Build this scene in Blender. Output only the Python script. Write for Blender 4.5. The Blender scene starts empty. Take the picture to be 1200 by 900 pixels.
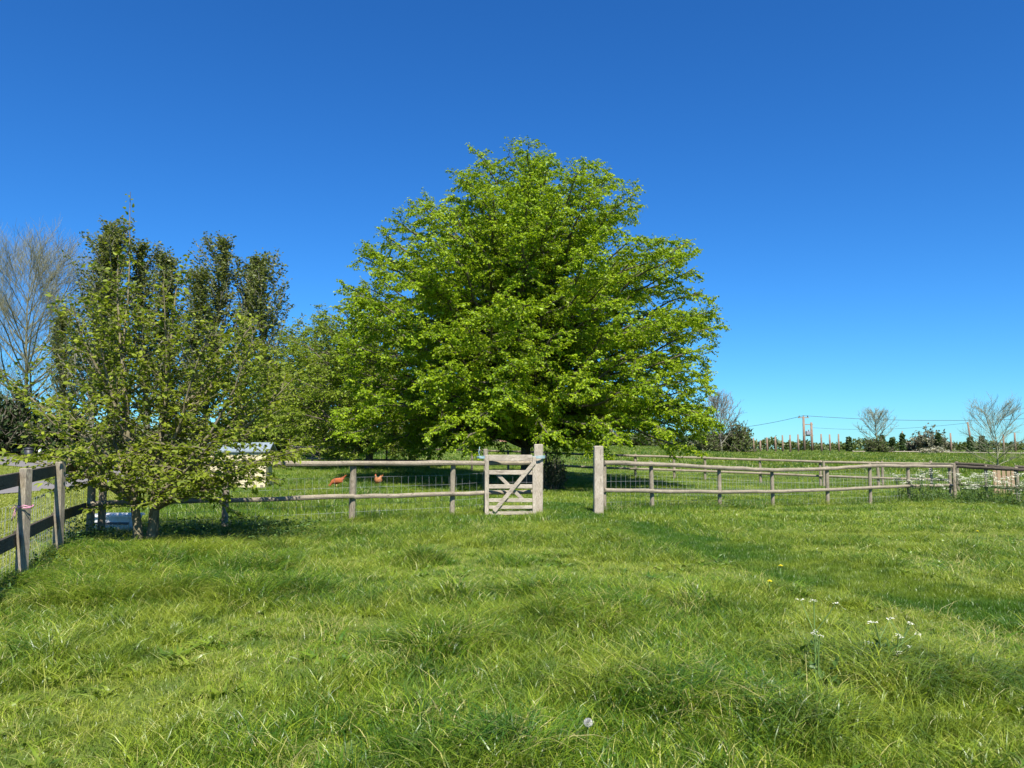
import bpy, math, random
import numpy as np
from mathutils import Vector, Matrix, noise as mnoise
rnd = random.Random(7)
nr = np.random.RandomState(7)
R = math.radians
sc = bpy.context.scene
col = sc.collection

# ------------------------------------------------------------------ camera, sky, sun, exposure
PITCH = R(4.82); FPX = 901.0; CAMH = 1.5
cd = bpy.data.cameras.new('camera'); cam = bpy.data.objects.new('camera', cd); col.objects.link(cam)
cam.location = (0, 0, CAMH); cam.rotation_euler = (R(90) + PITCH, 0, 0)
cd.sensor_width = 36; cd.lens = 36 * FPX / 1200; cd.clip_start = .05; cd.clip_end = 6000
sc.camera = cam

SUN_EL, SUN_AZ = 52, 168          # azimuth clockwise from +Y (the viewing direction)
S = Vector((math.sin(R(SUN_AZ)) * math.cos(R(SUN_EL)), math.cos(R(SUN_AZ)) * math.cos(R(SUN_EL)), math.sin(R(SUN_EL))))
w = bpy.data.worlds.new('World'); sc.world = w; w.use_nodes = True
wn = w.node_tree; wn.nodes.clear()
sky = wn.nodes.new('ShaderNodeTexSky'); sky.sky_type = 'NISHITA'; sky.sun_disc = False
sky.sun_elevation = R(SUN_EL); sky.sun_rotation = R(SUN_AZ); sky.altitude = 0
sky.air_density = 1.0; sky.dust_density = 0.0; sky.ozone_density = 4.0
hs = wn.nodes.new('ShaderNodeHueSaturation'); hs.inputs['Saturation'].default_value = 1.18
bg = wn.nodes.new('ShaderNodeBackground'); bg.inputs[1].default_value = 0.082
wo = wn.nodes.new('ShaderNodeOutputWorld')
wn.links.new(sky.outputs[0], hs.inputs['Color']); tint = wn.nodes.new('ShaderNodeMix'); tint.data_type = 'RGBA'; tint.blend_type = 'MULTIPLY'; tint.inputs[0].default_value = 1
tint.inputs[7].default_value = (.285, .65, .98, 1)      # clean spring air: a deep saturated blue over the whole sky
wn.links.new(hs.outputs[0], tint.inputs[6]); wn.links.new(tint.outputs[2], bg.inputs[0]); wn.links.new(bg.outputs[0], wo.inputs[0])
sd = bpy.data.lights.new('sun', 'SUN'); so = bpy.data.objects.new('sun', sd); col.objects.link(so)
sd.energy = 5.0; sd.angle = R(.53); sd.color = (1, .955, .88)
so.rotation_euler = S.to_track_quat('Z', 'Y').to_euler(); so.location = (10, -20, 30)
sc.view_settings.view_transform = 'Standard'; sc.view_settings.look = 'None'
sc.view_settings.exposure = 1.0; sc.view_settings.gamma = 1
try:
    sc.cycles.max_bounces = 6; sc.cycles.diffuse_bounces = 3; sc.cycles.transmission_bounces = 5; sc.cycles.transparent_max_bounces = 6
except Exception: pass

# ------------------------------------------------------------------ helpers
def hashn(ix, iy, seed):
    h = (ix.astype(np.int64) * 374761393 + iy.astype(np.int64) * 668265263 + seed * 1442695041) & 0xffffffff
    h = ((h ^ (h >> 13)) * 1274126177) & 0xffffffff
    h = h ^ (h >> 16)
    return (h & 0xffff) / 65535.0
def vnoise(x, y, seed=0):
    x = np.asarray(x, float); y = np.asarray(y, float)
    ix = np.floor(x); iy = np.floor(y); fx = x - ix; fy = y - iy
    fx = fx * fx * (3 - 2 * fx); fy = fy * fy * (3 - 2 * fy)
    a = hashn(ix, iy, seed); b = hashn(ix + 1, iy, seed); c = hashn(ix, iy + 1, seed); d = hashn(ix + 1, iy + 1, seed)
    return (a + (b - a) * fx) * (1 - fy) + (c + (d - c) * fx) * fy
TD = np.array([0, 12, 18, 24, 36, 44, 60, 90, 200, 1000.])
TU = np.array([-.7, -.25, 0, .15, .35, .7])
TZ = np.array([[0, 0, 0, .1, .3, .5, .95, 1.5, 1.6, 1.45],
               [0, 0, .08, .12, .3, .45, 1.0, 1.7, 1.6, 1.45],
               [0, 0, .08, .05, .15, .3, 1.5, 2.2, 1.7, 1.45],
               [0, 0, .05, .0, -.02, .2, 1.1, 1.7, 1.5, 1.45],
               [0, 0, -.1, -.22, -.18, 0, .55, 1.15, 1.4, 1.45],
               [0, 0, -.05, -.2, -.28, -.15, .45, 1.05, 1.35, 1.45]])
def G(x, y):
    x = np.asarray(x, float); y = np.asarray(y, float)
    u = np.clip(x / np.maximum(y, 8), -.7, .7); d = np.clip(y, 0, 999)
    i = np.clip(np.searchsorted(TU, u, side='right') - 1, 0, len(TU) - 2); j = np.clip(np.searchsorted(TD, d, side='right') - 1, 0, len(TD) - 2)
    fu = (u - TU[i]) / (TU[i + 1] - TU[i]); fu = fu * fu * (3 - 2 * fu)
    fd = (d - TD[j]) / (TD[j + 1] - TD[j])
    z = (TZ[i, j] * (1 - fu) + TZ[i + 1, j] * fu) * (1 - fd) + (TZ[i, j + 1] * (1 - fu) + TZ[i + 1, j + 1] * fu) * fd
    near = np.clip(1 - np.abs(y - 5) / 60, 0, 1)
    return z + near * (.07 * (vnoise(x / 1.7, y / 1.7, 3) - .5) + .05 * (vnoise(x / .6, y / .6, 4) - .5))
def G1(x, y): return float(G(x, y))
def X_at(px, d):                 # world X of image column px on the ground-level ray at depth d
    v = (450 - (526 + 810 / max(d, 3))) / FPX
    return (px - 600) / FPX * d / (math.cos(PITCH) - v * math.sin(PITCH))
def Z_at(py, d):
    v = (450 - py) / FPX
    return CAMH + d * (math.sin(PITCH) + v * math.cos(PITCH)) / (math.cos(PITCH) - v * math.sin(PITCH))
def X_atz(px, py, d):
    v = (450 - py) / FPX
    return (px - 600) / FPX * d / (math.cos(PITCH) - v * math.sin(PITCH))

def mesh_np(name, V, F, attrs=None, smooth=False):
    """V (n,3), F (m,k) uniform faces"""
    V = np.asarray(V, np.float32); F = np.asarray(F, np.int32)
    me = bpy.data.meshes.new(name); m, k = F.shape
    me.vertices.add(len(V)); me.vertices.foreach_set('co', V.ravel())
    me.loops.add(m * k); me.loops.foreach_set('vertex_index', F.ravel())
    me.polygons.add(m); me.polygons.foreach_set('loop_start', np.arange(0, m * k, k, dtype=np.int32))
    try: me.polygons.foreach_set('loop_total', np.full(m, k, np.int32))
    except Exception: pass
    if smooth: me.polygons.foreach_set('use_smooth', np.ones(m, bool))
    for n, a in (attrs or {}).items():
        at = me.attributes.new(n, 'FLOAT', 'POINT'); at.data.foreach_set('value', np.asarray(a, np.float32))
    me.update(calc_edges=True); me.validate()
    return me
class MB:
    """collects shapes into one mesh"""
    def __init__(s): s.v = []; s.f = []; s.sm = []
    def add(s, vs, fs, smooth=False):
        o = len(s.v); s.v += [tuple(p) for p in vs]; s.f += [tuple(i + o for i in f) for f in fs]; s.sm += [smooth] * len(fs)
    def box(s, c, size, M=None, bev=0.0, jit=0.0):
        hx, hy, hz = [q / 2 for q in size]; b = min(bev, hx * .9, hy * .9, hz * .9)
        vs = []; fs = []
        if b <= 0:
            vs = [(x * hx, y * hy, z * hz) for z in (-1, 1) for y in (-1, 1) for x in (-1, 1)]
            fs = [(0, 2, 3, 1), (4, 5, 7, 6), (0, 1, 5, 4), (2, 6, 7, 3), (0, 4, 6, 2), (1, 3, 7, 5)]
        else:
            # extrude a chamfered section along the longest axis, with chamfered ends
            ax = max(range(3), key=lambda i: size[i]); o = [i for i in range(3) if i != ax]; h = (hx, hy, hz)
            def ring(t, k):
                a, c2 = h[o[0]] - k, h[o[1]] - k
                pts = [(a - b, -c2), (a, -c2 + b), (a, c2 - b), (a - b, c2), (-a + b, c2), (-a, c2 - b), (-a, -c2 + b), (-a + b, -c2)]
                r = []
                for p in pts:
                    q = [0, 0, 0]; q[o[0]] = p[0]; q[o[1]] = p[1]; q[ax] = t; r.append(q)
                return r
            L = h[ax]; ts = [(-L, b * .8), (-L + b, 0), (L - b, 0), (L, b * .8)]
            for t, k in ts: vs += ring(t, k)
            for i in range(3):
                for k in range(8): fs.append((i * 8 + k, i * 8 + (k + 1) % 8, i * 8 + 8 + (k + 1) % 8, i * 8 + 8 + k))
            fs.append(tuple(range(7, -1, -1))); fs.append(tuple(range(24, 32)))
            if ax == 1: fs = [f[::-1] for f in fs]
        c = Vector(c); out = []
        for p in vs:
            q = Vector(p)
            if jit: q += Vector([rnd.uniform(-jit, jit) for _ in range(3)])
            if M is not None: q = M @ q
            out.append(q + c)
        s.add(out, fs)
    def tube(s, pts, rad, n=8, cap=True, wob=0.0, smooth=True, flat=None):
        pts = [Vector(p) for p in pts]; m = len(pts)
        if not hasattr(rad, '__len__'): rad = [rad] * m
        t0 = (pts[1] - pts[0]).normalized()
        up = Vector((0, 0, 1)) if abs(t0.z) < .9 else Vector((0, 1, 0))
        u = t0.cross(up).normalized(); vs = []; fs = []
        for i, p in enumerate(pts):
            t = (pts[min(i + 1, m - 1)] - pts[max(i - 1, 0)]).normalized()
            u = (u - t * u.dot(t)).normalized(); v = t.cross(u)
            for k in range(n):
                a = 2 * math.pi * k / n; r = rad[i] * (1 + (rnd.uniform(-wob, wob) if wob else 0))
                c_, s_ = math.cos(a), math.sin(a)
                if flat: s_ *= flat
                vs.append(p + u * (c_ * r) + v * (s_ * r))
        for i in range(m - 1):
            for k in range(n): fs.append((i * n + k, i * n + (k + 1) % n, i * n + n + (k + 1) % n, i * n + n + k))
        s.add(vs, fs, smooth)
        if cap:
            o = len(s.v) - len(vs)
            s.f.append(tuple(o + k for k in range(n - 1, -1, -1))); s.f.append(tuple(o + (m - 1) * n + k for k in range(n))); s.sm += [False, False]
    def mesh(s, name, mat):
        me = bpy.data.meshes.new(name); me.from_pydata([tuple(v) for v in s.v], [], s.f)
        me.polygons.foreach_set('use_smooth', s.sm); me.materials.append(mat); me.update(); return me
    def build(s, name, mat, parent=None):
        return link(name, s.mesh(name, mat), parent)
def link(name, me, parent=None):
    o = bpy.data.objects.new(name, me); col.objects.link(o)
    if parent is not None: o.parent = parent
    return o
def empty(name, loc, rz=0):
    o = bpy.data.objects.new(name, None); col.objects.link(o); o.location = loc; o.rotation_euler = (0, 0, rz); o.empty_display_size = .2
    return o
def tag(o, label=None, cat=None, group=None, kind=None):
    if label: o['label'] = label
    if cat: o['category'] = cat
    if group: o['group'] = group
    if kind: o['kind'] = kind
    return o
def copy_tree(o, parent=None):
    c = o.copy(); col.objects.link(c); c.parent = parent
    for ch in list(o.children): copy_tree(ch, c)
    return c

# ------------------------------------------------------------------ materials
def newmat(name):
    m = bpy.data.materials.new(name); m.use_nodes = True; nt = m.node_tree
    b = nt.nodes['Principled BSDF']; return m, nt, b
def N(nt, t, **kw):
    n = nt.nodes.new(t)
    for k, v in kw.items():
        if k in n.inputs.keys(): n.inputs[k].default_value = v
        else: setattr(n, k, v)
    return n
def ramp(nt, src, stops):
    r = nt.nodes.new('ShaderNodeValToRGB'); e = r.color_ramp.elements
    e[0].position, e[0].color = stops[0][0], (*stops[0][1], 1); e[1].position, e[1].color = stops[-1][0], (*stops[-1][1], 1)
    for p, c in stops[1:-1]:
        q = e.new(p); q.color = (*c, 1)
    nt.links.new(src, r.inputs[0]); return r.outputs[0]
def mixc(nt, f, a, b, mode='MIX'):
    m = nt.nodes.new('ShaderNodeMix'); m.data_type = 'RGBA'; m.blend_type = mode
    for s, v in ((m.inputs[0], f), (m.inputs[6], a), (m.inputs[7], b)):
        if hasattr(v, 'is_output') or hasattr(v, 'links'): nt.links.new(v, s)
        else: s.default_value = v if isinstance(v, (int, float)) else (*v, 1)
    return m.outputs[2]
def pos(nt, obj=False):
    if obj: return nt.nodes.new('ShaderNodeTexCoord').outputs['Object']
    return nt.nodes.new('ShaderNodeNewGeometry').outputs['Position']
def noise(nt, vec, scale, detail=4, rough=.55, dist=0):
    n = nt.nodes.new('ShaderNodeTexNoise'); n.inputs['Scale'].default_value = scale; n.inputs['Detail'].default_value = detail
    n.inputs['Roughness'].default_value = rough; n.inputs['Distortion'].default_value = dist; nt.links.new(vec, n.inputs['Vector']); return n.outputs['Fac']
def scaled(nt, vec, s):
    m = nt.nodes.new('ShaderNodeMapping'); m.inputs['Scale'].default_value = s; nt.links.new(vec, m.inputs['Vector']); return m.outputs[0]
def bump(nt, b, h, strength=.4, dist=.01):
    n = nt.nodes.new('ShaderNodeBump'); n.inputs['Strength'].default_value = strength; n.inputs['Distance'].default_value = dist
    nt.links.new(h, n.inputs['Height']); nt.links.new(n.outputs[0], b.inputs['Normal'])

def wood_mat(name, c1, c2, c3, lichen=.3, axis=(8, 8, 1)):
    m, nt, b = newmat(name); P = pos(nt)
    g = noise(nt, scaled(nt, P, tuple(a * 6 for a in axis)), 3, 6, .65, .4)
    base = ramp(nt, g, [(.3, c1), (.5, c2), (.7, c3)])
    big = noise(nt, P, 3.5, 4)
    base = mixc(nt, ramp(nt, big, [(.35, (0, 0, 0)), (.7, (.6, .6, .6))]), base, tuple(x * .5 for x in c2))
    kn = noise(nt, scaled(nt, P, tuple(a * 1.6 for a in axis)), 2.2, 3, .5, 1.2)
    base = mixc(nt, ramp(nt, kn, [(.60, (0, 0, 0)), (.68, (.75, .75, .75))]), base, tuple(x * .8 for x in c1))
    li = noise(nt, P, 28, 5, .7)
    base = mixc(nt, ramp(nt, li, [(.56, (0, 0, 0)), (.66, (lichen,) * 3)]), base, (.30, .31, .15))
    nt.links.new(base, b.inputs['Base Color']); b.inputs['Roughness'].default_value = .9
    b.inputs['Specular IOR Level'].default_value = .2
    bump(nt, b, g, .6, .006); return m
M = {}
M['wood'] = wood_mat('weathered_wood', (.10, .082, .058), (.26, .22, .16), (.42, .365, .275), .5)
M['wood_h'] = wood_mat('weathered_wood_rail', (.11, .09, .062), (.28, .235, .17), (.45, .39, .29), .5, (1, 4, 9))
M['wood_pale'] = wood_mat('pale_weathered_wood', (.15, .12, .085), (.40, .345, .265), (.58, .52, .43), .3)
M['wood_pale_h'] = wood_mat('pale_weathered_board', (.15, .12, .085), (.40, .345, .265), (.58, .52, .43), .3, (1, 4, 9))
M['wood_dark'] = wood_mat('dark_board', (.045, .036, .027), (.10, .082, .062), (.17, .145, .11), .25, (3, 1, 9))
M['wood_tan'] = wood_mat('tan_board', (.20, .13, .08), (.33, .23, .14), (.42, .31, .2), .1)
def bark_mat(name, c1, c2, c3):
    m, nt, b = newmat(name); P = pos(nt)
    g = noise(nt, scaled(nt, P, (9, 9, 2.5)), 3, 6, .7, .6)
    base = ramp(nt, g, [(.3, c1), (.5, c2), (.72, c3)])
    nt.links.new(base, b.inputs['Base Color']); b.inputs['Roughness'].default_value = .95; b.inputs['Specular IOR Level'].default_value = .15
    bump(nt, b, g, .8, .015); return m
M['bark'] = bark_mat('hornbeam_bark', (.045, .038, .028), (.11, .095, .07), (.2, .18, .13))
M['bark_lichen'] = bark_mat('lichened_bark', (.07, .06, .035), (.17, .145, .085), (.30, .26, .17))
M['bark_pale'] = bark_mat('poplar_bark', (.10, .09, .07), (.2, .19, .15), (.34, .32, .27))
M['bark_twig'] = bark_mat('bare_twig_bark', (.11, .115, .07), (.20, .20, .125), (.31, .305, .20))

def leaf_mat(name, ca, cb, cc, trans=.45, nscale=.8, gloss=.45):
    m, nt, b = newmat(name); P = pos(nt)
    a = nt.nodes.new('ShaderNodeAttribute'); a.attribute_name = 'rnd'
    n = noise(nt, P, nscale, 3)
    c = ramp(nt, a.outputs['Fac'], [(0, ca), (.55, cb), (1, cc)])
    c = mixc(nt, ramp(nt, n, [(.35, (0, 0, 0)), (.7, (.45, .45, .45))]), c, cc)
    nt.links.new(c, b.inputs['Base Color']); b.inputs['Roughness'].default_value = gloss; b.inputs['Specular IOR Level'].default_value = .3
    tr = nt.nodes.new('ShaderNodeBsdfTranslucent')
    g = nt.nodes.new('ShaderNodeGamma'); g.inputs[1].default_value = .92; nt.links.new(c, g.inputs[0])
    wm = mixc(nt, 1.0, g.outputs[0], (1.1, 1.1, .45), 'MULTIPLY'); nt.links.new(wm, tr.inputs[0])
    mx = nt.nodes.new('ShaderNodeMixShader'); mx.inputs[0].default_value = trans
    out = nt.nodes['Material Output']; nt.links.new(b.outputs[0], mx.inputs[1]); nt.links.new(tr.outputs[0], mx.inputs[2]); nt.links.new(mx.outputs[0], out.inputs[0])
    return m
M['leaf_big'] = leaf_mat('hornbeam_leaf', (.07, .15, .006), (.21, .33, .008), (.39, .49, .014), .42)
M['leaf_big2'] = leaf_mat('hornbeam_leaf_second', (.08, .14, .012), (.18, .26, .02), (.29, .35, .035), .4)
M['leaf_small'] = leaf_mat('sapling_leaf', (.06, .10, .010), (.165, .22, .015), (.32, .37, .028), .42, 2.0, .62)
M['leaf_poplar'] = leaf_mat('poplar_leaf', (.055, .085, .022), (.12, .155, .038), (.22, .235, .07), .35, .3)
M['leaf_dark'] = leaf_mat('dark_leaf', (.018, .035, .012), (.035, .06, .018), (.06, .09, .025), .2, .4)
M['leaf_hedge'] = leaf_mat('hedge_leaf', (.05, .075, .018), (.085, .12, .03), (.13, .16, .045), .25, .4)
M['leaf_willow'] = leaf_mat('silver_leaf', (.09, .10, .06), (.15, .16, .10), (.22, .22, .15), .25, .4)
M['ivy'] = leaf_mat('ivy_leaf', (.022, .045, .012), (.04, .075, .018), (.07, .11, .028), .15, .6)
M['blossom'] = leaf_mat('blossom', (.3, .3, .2), (.45, .44, .32), (.55, .52, .4), .2, .6)
def grass_mat(name, lawn=False):
    m, nt, b = newmat(name); P = pos(nt)
    a = nt.nodes.new('ShaderNodeAttribute'); a.attribute_name = 'rnd'
    n1 = noise(nt, P, .55, 3, .5); n2 = noise(nt, P, 2.6, 3, .6)
    c = ramp(nt, a.outputs['Fac'], [(0, (.026, .085, .009)), (.42, (.10, .20, .012)), (.75, (.26, .36, .022)), (.93, (.39, .46, .045)), (.975, (.52, .46, .17)), (1, (.58, .50, .25))])
    c = mixc(nt, ramp(nt, n1, [(.44, (0, 0, 0)), (.62, (.65, .65, .65))]), c, (.31, .36, .035))
    c = mixc(nt, ramp(nt, n2, [(.50, (0, 0, 0)), (.66, (.6, .6, .6))]), c, (.03, .105, .014))
    n3 = noise(nt, P, 9, 3, .6); c = mixc(nt, ramp(nt, n3, [(.50, (0, 0, 0)), (.64, (.55, .55, .55))]), c, (.028, .085, .012))
    if lawn: c = mixc(nt, .62, c, (.36, .37, .06))
    nt.links.new(c, b.inputs['Base Color']); b.inputs['Roughness'].default_value = .36; b.inputs['Specular IOR Level'].default_value = .4
    tr = nt.nodes.new('ShaderNodeBsdfTranslucent'); nt.links.new(mixc(nt, 1.0, c, (1.15, 1.15, .7), 'MULTIPLY'), tr.inputs[0])
    mx = nt.nodes.new('ShaderNodeMixShader'); mx.inputs[0].default_value = .38
    out = nt.nodes['Material Output']; nt.links.new(b.outputs[0], mx.inputs[1]); nt.links.new(tr.outputs[0], mx.inputs[2]); nt.links.new(mx.outputs[0], out.inputs[0])
    return m
M['grass'] = grass_mat('grass_blade'); M['lawn'] = grass_mat('mown_lawn_blade', True)
def flat(name, c, rough=.6, metal=0, n=.15, sc_=12):
    m, nt, b = newmat(name); P = pos(nt); f = noise(nt, P, sc_, 5)
    cc = ramp(nt, f, [(.3, tuple(x * (1 - n) for x in c)), (.7, tuple(min(1, x * (1 + n)) for x in c))])
    nt.links.new(cc, b.inputs['Base Color']); b.inputs['Roughness'].default_value = rough; b.inputs['Metallic'].default_value = metal
    return m
M['wire'] = flat('galvanised_wire', (.42, .43, .42), .5, .3)
M['cream'] = flat('cream_boards', (.56, .48, .29), .7, 0, .06, 5)
M['roof_grey'] = flat('grey_felt_roof', (.20, .24, .26), .5)
M['white'] = flat('white_plastic', (.78, .78, .76), .5, 0, .05)
M['trough_dark'] = flat('trough_water_and_shade', (.06, .065, .07), .4)
M['rope'] = flat('pale_blue_rope', (.27, .40, .42), .8)
M['pink'] = flat('pink_cord', (.55, .24, .33), .8)
M['brick'] = flat('pink_brick', (.42, .22, .16), .9, 0, .25, 3)
M['tile'] = flat('clay_tile', (.30, .15, .10), .85, 0, .25, 2)
M['dark'] = flat('black_paint', (.025, .026, .028), .5)
M['glass'] = flat('window_glass', (.03, .04, .05), .1)
M['grey_metal'] = flat('grey_metal', (.32, .33, .34), .4, .4)
M['porcelain'] = flat('insulator', (.10, .07, .06), .3)
M['hen'] = flat('russet_feathers', (.30, .075, .018), .8, 0, .35, 30)
M['hen_pale'] = flat('buff_feathers', (.40, .16, .06), .8, 0, .35, 30)
M['comb'] = flat('red_comb', (.6, .03, .02), .5)
M['beak'] = flat('horn_beak', (.5, .35, .12), .5)
M['petal_w'] = flat('white_petal', (.62, .62, .48), .7, 0, .15)
M['petal_y'] = flat('yellow_petal', (.85, .74, .03), .6, 0, .1)
M['fluff'] = flat('seed_fluff', (.42, .42, .39), .9)
M['stem'] = flat('flower_stem', (.10, .17, .035), .7)
M['weed'] = leaf_mat('weed_leaf', (.035, .075, .014), (.06, .12, .02), (.10, .17, .03), .25, 2)
def asphalt():
    m, nt, b = newmat('asphalt'); P = pos(nt); f = noise(nt, P, 60, 6, .7); g = noise(nt, P, .8, 3)
    c = mixc(nt, g, ramp(nt, f, [(.3, (.10, .09, .085)), (.7, (.20, .185, .17))]), (.17, .155, .14))
    nt.links.new(c, b.inputs['Base Color']); b.inputs['Roughness'].default_value = .9; bump(nt, b, f, .4, .01); return m
M['asphalt'] = asphalt()
def ground_mat():
    m, nt, b = newmat('meadow_ground'); P = pos(nt)
    a = noise(nt, P, .06, 4, .6); f = noise(nt, P, 1.3, 6, .7); q = noise(nt, P, 14, 6, .8); s = noise(nt, scaled(nt, P, (.25, 1, 1)), .35, 5, .65)
    c = ramp(nt, q, [(.3, (.04, .075, .014)), (.5, (.10, .13, .03)), (.75, (.20, .20, .07))])
    c = mixc(nt, ramp(nt, f, [(.35, (0, 0, 0)), (.65, (.7, .7, .7))]), c, (.10, .165, .022))
    c = mixc(nt, ramp(nt, s, [(.45, (0, 0, 0)), (.62, (.65, .65, .65))]), c, (.165, .20, .04))
    c = mixc(nt, ramp(nt, a, [(.4, (0, 0, 0)), (.65, (.6, .6, .6))]), c, (.07, .125, .018))
    nt.links.new(c, b.inputs['Base Color']); b.inputs['Roughness'].default_value = .95; b.inputs['Specular IOR Level'].default_value = .1
    bump(nt, b, q, .6, .05); return m
M['ground'] = ground_mat()

# ------------------------------------------------------------------ ground, road
def axis(lo, hi, step, far, g=1.18):
    a = list(np.arange(lo, hi + step / 2, step)); s = step
    while a[-1] < far[1]: s *= g; a.append(a[-1] + s)
    s = step
    while a[0] > far[0]: s *= g; a.insert(0, a[0] - s)
    return np.array(a)
xs = axis(-42, 42, .5, (-2600, 2600)); ys = axis(-4, 70, .5, (-400, 3200))
XX, YY = np.meshgrid(xs, ys); ZZ = G(XX, YY)
nx, ny = len(xs), len(ys); I = np.arange(nx * ny).reshape(ny, nx)
F = np.stack([I[:-1, :-1], I[:-1, 1:], I[1:, 1:], I[1:, :-1]], -1).reshape(-1, 4)
gm = mesh_np('ground', np.stack([XX, YY, ZZ], -1).reshape(-1, 3), F, smooth=True); gm.materials.append(M['ground'])
tag(link('ground', gm), 'grassy meadow ground rising gently to the horizon', kind='structure')

def catmull(P, n=10):
    P = [Vector(p) for p in P]; P = [P[0] * 2 - P[1]] + P + [P[-1] * 2 - P[-2]]; out = []
    for i in range(1, len(P) - 2):
        for k in range(n):
            t = k / n; a, b, c, d = P[i - 1:i + 3]
            out.append(.5 * ((2 * b) + (c - a) * t + (2 * a - 5 * b + 4 * c - d) * t * t + (3 * b - a - 3 * c + d) * t ** 3))
    return out + [P[-2]]
road_c = catmull([(-42, 12), (-29, 17), (-18.5, 23), (-16.8, 31), (-21, 39), (-29, 47), (-44, 60), (-66, 74), (-100, 90)], 24)
V = []; F = []
NW = 9
for i, p in enumerate(road_c):
    t = (road_c[min(i + 1, len(road_c) - 1)] - road_c[max(i - 1, 0)]).normalized(); n = Vector((-t.y, t.x))
    for k in range(NW):
        q = p + n * (k / (NW - 1) - .5) * 3.6; V.append((q.x, q.y, G1(q.x, q.y) + .035))
    if i:
        for k in range(NW - 1): F.append((i * NW - NW + k, i * NW - NW + k + 1, i * NW + k + 1, i * NW + k))
rm = mesh_np('driveway', V, F, smooth=True); rm.materials.append(M['asphalt'])
tag(link('driveway', rm), 'grey asphalt driveway curving past the left fence', kind='structure')
road_xy = np.array([(p.x, p.y) for p in road_c])

# ------------------------------------------------------------------ grass: instanced tufts
protos = bpy.data.collections.new('grass_tufts')
def tuft(name, nb, rad, h0, h1, wid, lean, seg=3, spread=1.0, seed=0, dry=0.0, droop=.6, mat='grass', tone=(0, .93)):
    r = np.random.RandomState(seed + 100)
    a = r.rand(nb) * 2 * np.pi; q = np.sqrt(r.rand(nb)) * rad
    bx, by = np.cos(a) * q, np.sin(a) * q
    h = h0 + (h1 - h0) * r.rand(nb) ** 1.2
    da = a + r.randn(nb) * 1.5; le = lean * (.3 + r.rand(nb) * 1.1) * spread
    dirx = np.cos(da) * le + .08; diry = np.sin(da) * le + .04
    fa = r.rand(nb) * 2 * np.pi; wx, wy = np.cos(fa), np.sin(fa)
    V = []; F = []; K = []
    rv = tone[0] + (tone[1] - tone[0]) * r.rand(nb); isdry = r.rand(nb) < dry; rv[isdry] = .95 + r.rand(isdry.sum()) * .05
    ww = wid * (.6 + .8 * r.rand(nb))
    n_per = 2 * seg + 1
    for s in range(seg + 1):
        t = s / seg
        out = t ** 1.8; cx = bx + dirx * h * out; cy = by + diry * h * out
        cz = h * (t - droop * lean * .5 * t ** 2.6)
        if s < seg:
            wd = ww * (1 - t * .75) * .5
            V.append(np.stack([cx - wx * wd, cy - wy * wd, cz - .02 * (s == 0)], -1)); V.append(np.stack([cx + wx * wd, cy + wy * wd, cz - .02 * (s == 0)], -1))
        else: V.append(np.stack([cx, cy, cz], -1))
    V = np.stack(V, 1).reshape(-1, 3)
    base = (np.arange(nb) * n_per)[:, None]
    tri = []
    for s in range(seg):
        l, rr = 2 * s, 2 * s + 1
        if s < seg - 1: tri += [(l, rr, rr + 2), (l, rr + 2, l + 2)]
        else: tri += [(l, rr, 2 * seg)]
    F = (base[:, None, :] + np.array(tri)[None, :, :]).reshape(-1, 3)
    me = mesh_np(name, V, F, {'rnd': np.repeat(rv, n_per)}); me.materials.append(M[mat])
    o = bpy.data.objects.new(name, me); protos.objects.link(o)
TUFTS = []
def reg(kind, *a, **k):
    i = len(TUFTS); TUFTS.append(kind); tuft('tuft_%02d' % i, *a, seed=i, **k)
for i in range(5): reg('mid', 34, .10, .05, .18, .0060, .95, dry=.06, tone=(.05, .9))
for i in range(4): reg('short', 50, .11, .02, .085, .0044, 1.3, seg=2, dry=.12, tone=(.35, .93), droop=.5)
for i in range(3): reg('tall', 70, .13, .12, .34, .0070, 1.1, seg=4, dry=.09, droop=1.0, tone=(.05, .88))
for i in range(2): reg('path', 60, .11, .035, .085, .0048, .6, seg=2, dry=.02, tone=(.16, .42))
for i in range(2): reg('straw', 9, .09, .14, .34, .0042, 1.2, seg=3, dry=1.0, droop=.7)
for i in range(2): reg('broad', 13, .07, .05, .11, .030, 1.5, seg=3, dry=0, tone=(.1, .5), droop=.45)
for i in range(3): reg('fmid', 44, .20, .06, .18, .0095, .8, seg=2, dry=.08, tone=(.08, .8))
for i in range(2): reg('fshort', 55, .22, .03, .10, .0095, 1.0, seg=2, dry=.14, tone=(.35, .93))
for i in range(2): reg('ftall', 60, .20, .14, .34, .0095, .8, seg=3, dry=.08, droop=.9, tone=(.05, .65))
for i in range(2): reg('fpath', 60, .22, .04, .10, .010, .6, seg=2, dry=.02, tone=(.16, .42))
for i in range(3): reg('far', 60, .55, .06, .20, .028, .6, seg=2, dry=.12, tone=(.05, .62))
for i in range(2): reg('lawn', 60, .22, .03, .08, .011, .8, seg=2, dry=.10, mat='lawn')
for i in range(2): reg('farlawn', 60, .5, .03, .10, .028, .6, seg=2, dry=.10, mat='lawn')
IDX = {}
for i, k in enumerate(TUFTS): IDX.setdefault(k, []).append(i)
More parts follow.
